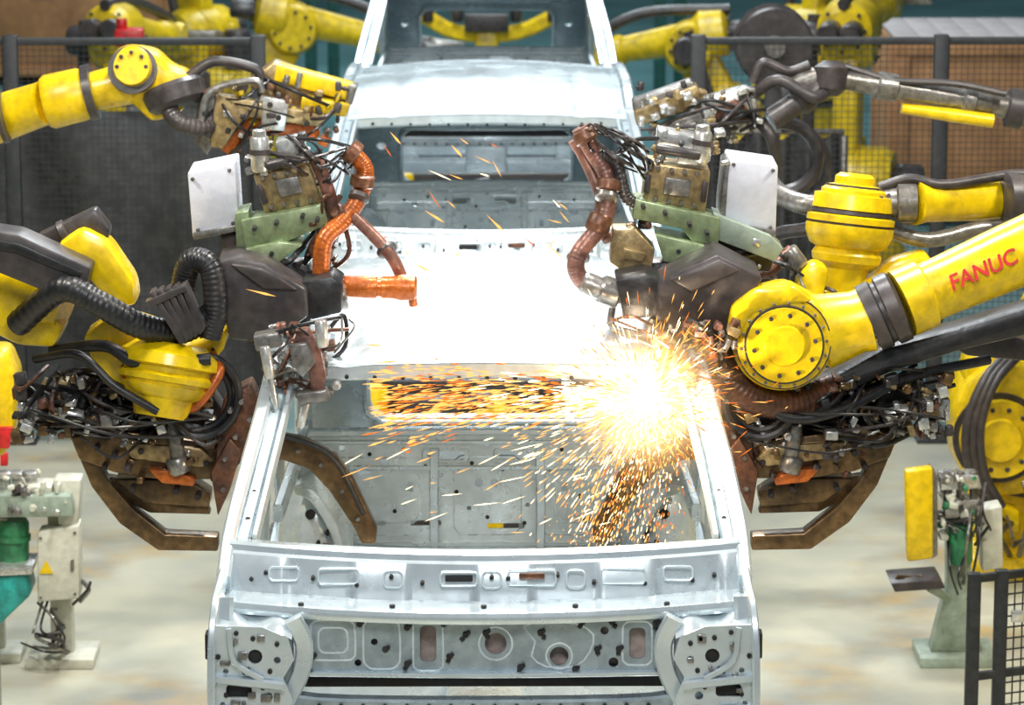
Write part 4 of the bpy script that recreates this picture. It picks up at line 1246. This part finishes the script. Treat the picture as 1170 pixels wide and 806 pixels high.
def crate(x, yy, w, d, h, nb=1, top=WOD2):
    o = Obj('wooden_crate', (x, yy, 0))
    o.part('boards', WOD)
    for i in range(nb):
        hh = h / nb
        for sy in (-1, 1):
            o.box((x, yy + sy * d / 2, .08 + hh * (i + .5)), (w, .025, hh - .004), bev=.003)
        for sx in (-1, 1):
            o.box((x + sx * w / 2, yy, .08 + hh * (i + .5)), (.025, d, hh - .004), bev=.003)
    o.part('battens', WOD)
    for sx in (-1, 1):
        o.box((x + sx * (w / 2 - .05), yy - d / 2 - .025, .08 + h / 2), (.08, .025, h), bev=.003)
        o.box((x - w / 2 - .02, yy + sx * (d / 2 - .05), .08 + h / 2), (.025, .08, h), bev=.003)
    for zz in (.12, .04 + h):
        o.box((x, yy - d / 2 - .03, zz), (w, .025, .08), bev=.003)
    for sx in (-.4, 0, .4):
        o.box((x + sx * w, yy, .04), (.1, d, .08), bev=.004)
    o.part('label', top)
    o.box((x - .1, yy - d / 2 - .016, .08 + h * .6), (.22, .006, .14), bev=.001)
    o.part('lid', top)
    n = 7
    for i in range(n):
        o.box((x - w / 2 + w / n * (i + .5), yy, .10 + h), (w / n - .006, d + .04, .025), bev=.003)
    o.finish()
crate(3.22, 13.6, 1.15, 1.1, 1.12)
crate(-3.6, 20.5, 2.0, 1.2, 1.2)

for i, (x, yy) in enumerate(((-1.38, 18), (-1.22, 18.4), (1.36, 18), (1.54, 18.4))):
    o = Obj('steel_column', (x, yy, 0))
    o.part('flange', CGR)
    o.box((x, yy - .06, 2.0), (.09, .015, 4.0), bev=.003); o.box((x, yy + .06, 2.0), (.09, .015, 4.0), bev=.003)
    o.box((x, yy, 2.0), (.015, .12, 4.0), bev=.002)
    o.box((x, yy, .02), (.25, .25, .04), bev=.004)
    o.finish()
# cable reel behind right gun
o = Obj('cable_reel', (1.3, 8.0, 0))
c = S(884, 52, 8.0)
o.part('reel', DGR)
o.lathe(c + Vector((0, .14, 0)), c + Vector((0, -.08, 0)), [(0, .19), (.1, .20), (.12, .15), (.85, .15), (.88, .20), (.98, .19), (1, .06)], 36)
o.part('reel', GRY)
o.lathe(c + Vector((0, -.08, 0)), c + Vector((0, -.12, 0)), [(0, .06), (1, .05)], 20)
o.part('stand', DGR)
o.box((c.x, c.y + .02, c.z / 2), (.08, .08, c.z)); o.box((c.x, c.y + .02, .03), (.5, .5, .06))
o.finish()
# red valve unit on left back station
c = S(148, 42, 9.5)
o = Obj('valve_unit', (c.x, c.y, 0))
o.part('body', RED)
o.box(c, (.16, .12, .10), bev=.02); o.cyl(c + Vector((-.04, 0, .04)), c + Vector((-.04, 0, .10)), .03)
o.part('post', GRY)
o.box((c.x, c.y + .02, c.z / 2 - .03), (.06, .06, c.z - .07)); o.box((c.x, c.y + .02, .02), (.3, .3, .04))
o.finish()

# ------------------------------------------------------------ left tip-dress stand
def left_stand():
    y = 3.3; k = K(y)
    o = Obj('tip_dresser_stand', (-1.65, 3.35, 0))
    o.part('post', BEI)
    foot = S(70, 748, y)
    o.box((foot.x, y + .05, .02), (.26, .26, .04), bev=.005)
    o.box((foot.x, y + .05, .33), (.085, .085, .62), bev=.008)
    o.box((foot.x - .26, y + .1, .25), (.06, .06, .50), bev=.006)
    o.box((foot.x - .26, y + .1, .02), (.2, .2, .04), bev=.005)
    o.part('control_cabinet', BEI)
    o.pr([(42, 608), (90, 600), (90, 684), (42, 688)], y - .10, .12, .01)
    o.part('cabinet_details', GRY)
    o.pr([(80, 640), (84, 639), (84, 652), (80, 653)], y - .105, .01, .001)
    for a, b in ((46, 614), (85, 608), (46, 682), (85, 678)):
        c = S(a, b, y - .1); o.cyl(c, c + Vector((0, -.006, 0)), .006, seg=8)
    o.part('cabinet_details', YEL)
    o.pr([(44, 655), (52, 640), (60, 655)], y - .105, .01, 0)
    o.part('table', SGR)
    o.pr([(-60, 566), (80, 566), (84, 590), (-60, 592)], y - .12, .28, .008)
    o.part('table', BEI)
    o.pr([(60, 548), (92, 548), (88, 600), (66, 600)], y - .06, .12, .008)
    o.pr([(20, 556), (58, 556), (58, 568), (20, 568)], y - .08, .15, .006)
    o.part('dresser_head', SIL)
    for a in (5, 20, 35):
        o.cyl(S(a, 568, y), S(a, 540, y), 7 * k); o.cyl(S(a, 545, y), S(a, 538, y), 10 * k)
    blocks(o, 0, 80, 540, 590, y - .14, 22, (SIL, GRY, BEI, DGR), 4, 12)
    o.part('dresser_head', RED)
    o.pr([(0, 518), (8, 518), (8, 532), (0, 532)], y - .02, .03, .002)
    o.part('motor', GRD)
    o.cyl(S(15, 592, y - .02), S(15, 642, y - .02), 18 * k)
    o.lathe(S(15, 610, y - .02), S(15, 616, y - .02), [(0, 20 * k), (1, 20 * k)], 24)
    o.pr([(-30, 600), (-4, 600), (-4, 645), (-30, 645)], y - .04, .1, .01)
    o.part('tray', TEA)
    o.pr([(-50, 662), (28, 656), (34, 680), (-10, 722), (-50, 722)], y - .14, .2, .01)
    o.part('tray', SIL)
    o.pr([(-50, 648), (36, 648), (36, 656), (-50, 660)], y - .15, .22, .004)
    clutter(o, [(60, 690), (40, 720), (70, 720), (50, 690), (30, 735), (75, 740)], y - .12, 11, .006, 14)
    clutter(o, [(92, 610), (96, 660), (90, 690)], y - .08, 3, .006, 8)
    o.finish()
left_stand()

def right_stand():
    y = 3.3; k = K(y)
    o = Obj('tip_dresser_stand', (1.75, 3.4, 0))
    ft = S(1092, 745, y)
    o.part('post', SGR)
    o.box((ft.x, y + .05, .02), (.30, .28, .04), bev=.005)
    o.prism([Vector((ft.x - .10, y, .04)), Vector((ft.x + .10, y, .04)), Vector((ft.x + .05, y, .30)), Vector((ft.x + .05, y, .62)), Vector((ft.x - .05, y, .62)), Vector((ft.x - .04, y, .30))], Vector((0, .1, 0)), .006)
    o.part('motor', GRD)
    o.cyl(S(1097, 600, y - .02), S(1097, 645, y - .02), 14 * k)
    o.part('guard_box', YEL)
    o.pr([(1034, 540), (1066, 536), (1066, 640), (1036, 644)], y - .12, .07, .012)
    o.part('guard_box', GRY)
    o.pr([(1064, 538), (1071, 545), (1071, 636), (1064, 640)], y - .10, .12, .004)
    o.part('dresser_head', SIL)
    o.pr([(1074, 545), (1118, 545), (1122, 560), (1074, 562)], y - .05, .12, .006)
    o.pr([(1078, 575), (1120, 572), (1122, 592), (1080, 594)], y - .04, .1, .006)
    o.part('dresser_head', GRY)
    for a in (1082, 1097, 1112):
        o.cyl(S(a, 540, y - .02), S(a, 590, y - .02), 5 * k)
    o.cyl(S(1060, 590, y), S(1085, 590, y), 6 * k)
    blocks(o, 1074, 1120, 540, 615, y - .08, 36, (SIL, GRY, DGR, BEI, GRD), 4, 11)
    o.part('side_cabinet', BEI)
    o.pr([(1120, 585), (1145, 580), (1146, 650), (1122, 655)], y + .02, .12, .008)
    o.part('chip_tray', DGR)
    o.pr([(1017, 668), (1074, 664), (1080, 674), (1022, 678)], y - .16, .2, .004)
    o.part('chip_tray', BRZ)
    for i in range(30):
        p = S(random.uniform(1024, 1070), 661, y - .1 + random.uniform(0, .1))
        o.box(p, (.012, .012, .02), Matrix.Rotation(random.random() * 3, 3, 'Y'), .002)
    o.part('chip_tray', SGR)
    o.beam(S(1060, 672, y - .08), S(1092, 690, y + .05), .03, .03)
    clutter(o, [(1080, 600), (1110, 620), (1120, 560), (1130, 600), (1100, 680)], y - .06, 12, .005, 14)
    o.finish()
right_stand()

def low_guard():
    y = 1.9; k = K(y)
    o = Obj('low_guard_rail', (1.75, 1.95, 0))
    a = S(1113, 656, y)
    o.part('posts', FEN)
    for dx in (0, .10, .32):
        o.box((a.x + dx, y + dx * .4, a.z / 2), (.045, .04, a.z), bev=.004)
        o.box((a.x + dx, y + dx * .4, .01), (.08, .1, .02), bev=.003)
    for zz in (a.z - .02, a.z * .5, .12):
        o.beam((a.x, y, zz), (a.x + .34, y + .13, zz), .025, .03)
    for i in range(14):
        o.beam((a.x + .10, y + .04, a.z - .05 - i * .04), (a.x + .34, y + .13, a.z - .05 - i * .04), .005, .005, 0)
    for i in range(7):
        o.box((a.x + .12 + i * .03, y + .045 + i * .012, a.z * .6), (.005, .005, a.z * .75), bev=0)
    o.part('latch', SIL)
    o.box((a.x + .16, y + .03, a.z * .78), (.05, .02, .04), bev=.003)
    o.finish()
low_guard()

# yellow machine head at the far left edge
o = Obj('servo_press_head', S(2, 450, 2.2))
o.part('cover', YEL)
o.pr([(-50, 400), (6, 402), (18, 430), (15, 490), (4, 522), (-50, 522)], 2.2, .2, .02)
o.part('cover', RED)
o.pr([(-10, 488), (14, 488), (10, 512), (-10, 512)], 2.18, .03, .004)
o.part('column', GRY)
c = S(-25, 520, 2.3)
o.box((c.x, 2.3, c.z / 2), (.1, .1, c.z), bev=.01); o.box((c.x, 2.3, .02), (.3, .3, .04))
o.finish()

# ------------------------------------------------------------ sparks
def sparks():
    o = Obj('welding_sparks', S(735, 458, -.2))
    src = S(738, 456, -.22)
    def streak(p, d, L, r, mat):
        o.part('sparks', mat)
        d = d.normalized(); u = d.orthogonal().normalized(); w = d.cross(u)
        a = p; b = p + d * L; m_ = p + d * L * .65
        vs = [a, m_ + u * r, m_ + w * r, m_ - u * r, m_ - w * r, b]
        fs = [[0, 1, 2], [0, 2, 3], [0, 3, 4], [0, 4, 1], [5, 2, 1], [5, 3, 2], [5, 4, 3], [5, 1, 4]]
        o.add(vs, fs)
    for i in range(1050):   # main jet to the left
        dist = random.uniform(.03, .76) ** 1.1
        el = random.gauss(.012, .058 + .02 / (dist + .15))
        ang = random.gauss(0, .10)
        d = Vector((-1, ang, el))
        p = src + d * dist + Vector((0, 0, random.gauss(0, .012) - .02 * dist * dist))
        dd = Vector((-1, ang, el - .06 - random.uniform(0, .14)))
        L = random.uniform(.014, .065)
        if dist < .22:
            mt = random.choice((SP1, SP1, SP2))
        elif dist < .45:
            mt = random.choice((SP1, SP2, SP2, SP2, SP3))
        else:
            mt = random.choice((SP2, SP2, SP3))
        streak(p, dd, L, random.uniform(.0014, .0036), mt)
    for i in range(1000):   # radial burst
        t = random.uniform(0, 2 * math.pi); e = random.uniform(-.8, .8)
        d = Vector((math.cos(t), e * .5, math.sin(t)))
        dist = abs(random.gauss(0, .11)) + .03
        streak(src + d * dist, d, random.uniform(.01, .055), random.uniform(.001, .0024), random.choice((SP1, SP2, SP2, SP3)))
    for i in range(1100):   # falling shower
        sx = random.gauss(-.02, .075)
        fall = random.uniform(.03, .42)
        p = src + Vector((sx * (.6 + fall * 1.6) + .05 - fall * .30, random.gauss(0, .05), -fall))
        streak(p, Vector((sx * 2 - .35, 0, -1)), random.uniform(.005, .020), random.uniform(.0012, .0028), random.choice((SP2, SP2, SP3, SP1)))
    for i in range(300):   # fan between jet and shower
        t = math.radians(random.uniform(183, 250)); dist = random.uniform(.1, .40)
        d = Vector((math.cos(t), random.uniform(-.1, .1), math.sin(t)))
        streak(src + d * dist, d, random.uniform(.01, .045), .0019, random.choice((SP1, SP2, SP2)))
    for i in range(190):   # right side shower over gun
        p = src + Vector((abs(random.gauss(.03, .12)), random.gauss(0, .05), random.uniform(-.18, .20)))
        streak(p, Vector((1, 0, random.uniform(-1, 1.4))), random.uniform(.01, .05), .0018, random.choice((SP2, SP3)))
    for i in range(30):    # stray long streaks inside the cabin
        p = S(random.uniform(400, 700), random.uniform(495, 612), random.uniform(-.4, .5))
        streak(p, Vector((-1, 0, random.uniform(-.6, .0))), random.uniform(.02, .10), .0018, random.choice((SP1, SP1, SP2)))
    for i in range(30):
        p = S(random.uniform(430, 650), random.uniform(150, 325), random.uniform(.5, 1.6))
        streak(p, Vector((random.choice((-.8, .8, .5)), 0, random.uniform(-1, -.2))), random.uniform(.03, .08), .0024, random.choice((SP1, SP2, SP3)))
    for px, py, dx, dz, L in ((280, 330, 1, -.25, .09), (445, 150, .6, -.7, .05), (470, 300, 1, -.5, .06), (484, 240, .8, -.5, .07), (555, 245, .7, -.7, .08), (515, 165, .8, -.9, .05)):
        streak(S(px, py, 0), Vector((dx, 0, dz)), L, .004, SP2)
    o.finish()
sparks()

# added emissive volume sphere imitating the glow halo around the weld
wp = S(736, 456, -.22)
def glow_ball(name, r, st, col, pw):
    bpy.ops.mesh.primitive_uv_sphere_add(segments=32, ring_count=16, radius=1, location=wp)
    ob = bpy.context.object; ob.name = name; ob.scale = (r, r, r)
    m = bpy.data.materials.new(name + '_glow'); m.use_nodes = True; nt = m.node_tree
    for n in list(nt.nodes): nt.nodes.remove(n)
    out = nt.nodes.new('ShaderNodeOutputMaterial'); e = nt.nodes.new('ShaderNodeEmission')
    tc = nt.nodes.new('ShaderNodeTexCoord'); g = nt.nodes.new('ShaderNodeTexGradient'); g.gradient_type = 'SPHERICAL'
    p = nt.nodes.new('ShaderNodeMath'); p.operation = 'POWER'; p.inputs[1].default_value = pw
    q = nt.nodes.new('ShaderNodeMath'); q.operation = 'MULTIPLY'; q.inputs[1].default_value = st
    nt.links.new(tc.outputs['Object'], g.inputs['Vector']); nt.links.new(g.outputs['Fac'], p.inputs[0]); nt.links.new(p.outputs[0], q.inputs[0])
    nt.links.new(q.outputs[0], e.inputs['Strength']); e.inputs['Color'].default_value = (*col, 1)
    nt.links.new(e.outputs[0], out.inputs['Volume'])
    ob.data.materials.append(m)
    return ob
pl = glow_ball('weld_flash_halo', .38, 52, (1, .62, .28), 5.2)

# ------------------------------------------------------------ lights
def area(name, loc, size, power, col=(1, 1, 1), target=None, sy=None):
    l = bpy.data.lights.new(name, 'AREA'); l.energy = power; l.size = size; l.color = col
    if sy:
        l.shape = 'RECTANGLE'; l.size_y = sy
    ob = bpy.data.objects.new(name, l); scene.collection.objects.link(ob); ob.location = loc
    if target is not None:
        ob.rotation_euler = (Vector(target) - Vector(loc)).to_track_quat('-Z', 'Y').to_euler()
    return ob
area('front_fill', (0, .6, 6.5), .8, 280, (1, .97, .93), (0, .6, 1))
area('front_fill', (0, -5.5, 5.6), 1.6, 225, (.97, .985, 1), (0, .8, 1.2))  # added fill from the front, brightens the cabin and bulkhead
area('front_fill', (-3.2, -.5, 5.5), .6, 190, (1, .95, .84), (-1.2, 1, 1.2))
area('front_fill', (3.4, -.5, 5.5), .6, 190, (1, .95, .84), (1.2, 1, 1.2))
area('front_fill', (0, 4.8, 6), 1.6, 275, (.92, .97, 1), (0, 4.8, 1))
area('front_fill', (0, 11, 6), 2.5, 320, (.88, .96, 1), (0, 12, 0))
area('front_fill', (0, 18, 6), 4, 480, (.84, .96, 1), (0, 19, 0))
def point(name, loc, power, col, r=.03):
    l = bpy.data.lights.new(name, 'POINT'); l.energy = power; l.color = col; l.shadow_soft_size = r
    ob = bpy.data.objects.new(name, l); scene.collection.objects.link(ob); ob.location = loc; return ob
point('weld_arc_light', wp + Vector((-.04, -.08, -.02)), 40, (1, .80, .56))
sp = bpy.data.lights.new('roof_burnout_spot', 'SPOT'); sp.energy = 1700; sp.spot_size = math.radians(30); sp.spot_blend = .9; sp.shadow_soft_size = .15; sp.color = (1, .96, .9)  # added spot without a visible source, blows out the roof panel
so = bpy.data.objects.new('roof_burnout_spot', sp); scene.collection.objects.link(so); so.location = (0.1, 2.6, 4.6)
so.rotation_euler = (Vector((.02, .65, 1.9)) - so.location).to_track_quat('-Z', 'Y').to_euler()

w = bpy.data.worlds.new('factory_ambient'); scene.world = w; w.use_nodes = True
w.node_tree.nodes['Background'].inputs[0].default_value = (.84, .93, 1, 1)
w.node_tree.nodes['Background'].inputs[1].default_value = .27

# ------------------------------------------------------------ camera
cam = bpy.data.cameras.new('camera'); co = bpy.data.objects.new('camera', cam)
scene.collection.objects.link(co)
cam.sensor_width = 36; cam.lens = F / 1170 * 36
co.location = (0, -10, H)
co.rotation_euler = (math.radians(90) - TH, 0, -math.atan(29 / F))
cam.clip_end = 200
cam.dof.use_dof = True
cam.dof.focus_distance = 10.2
cam.dof.aperture_fstop = 6.3
scene.camera = co
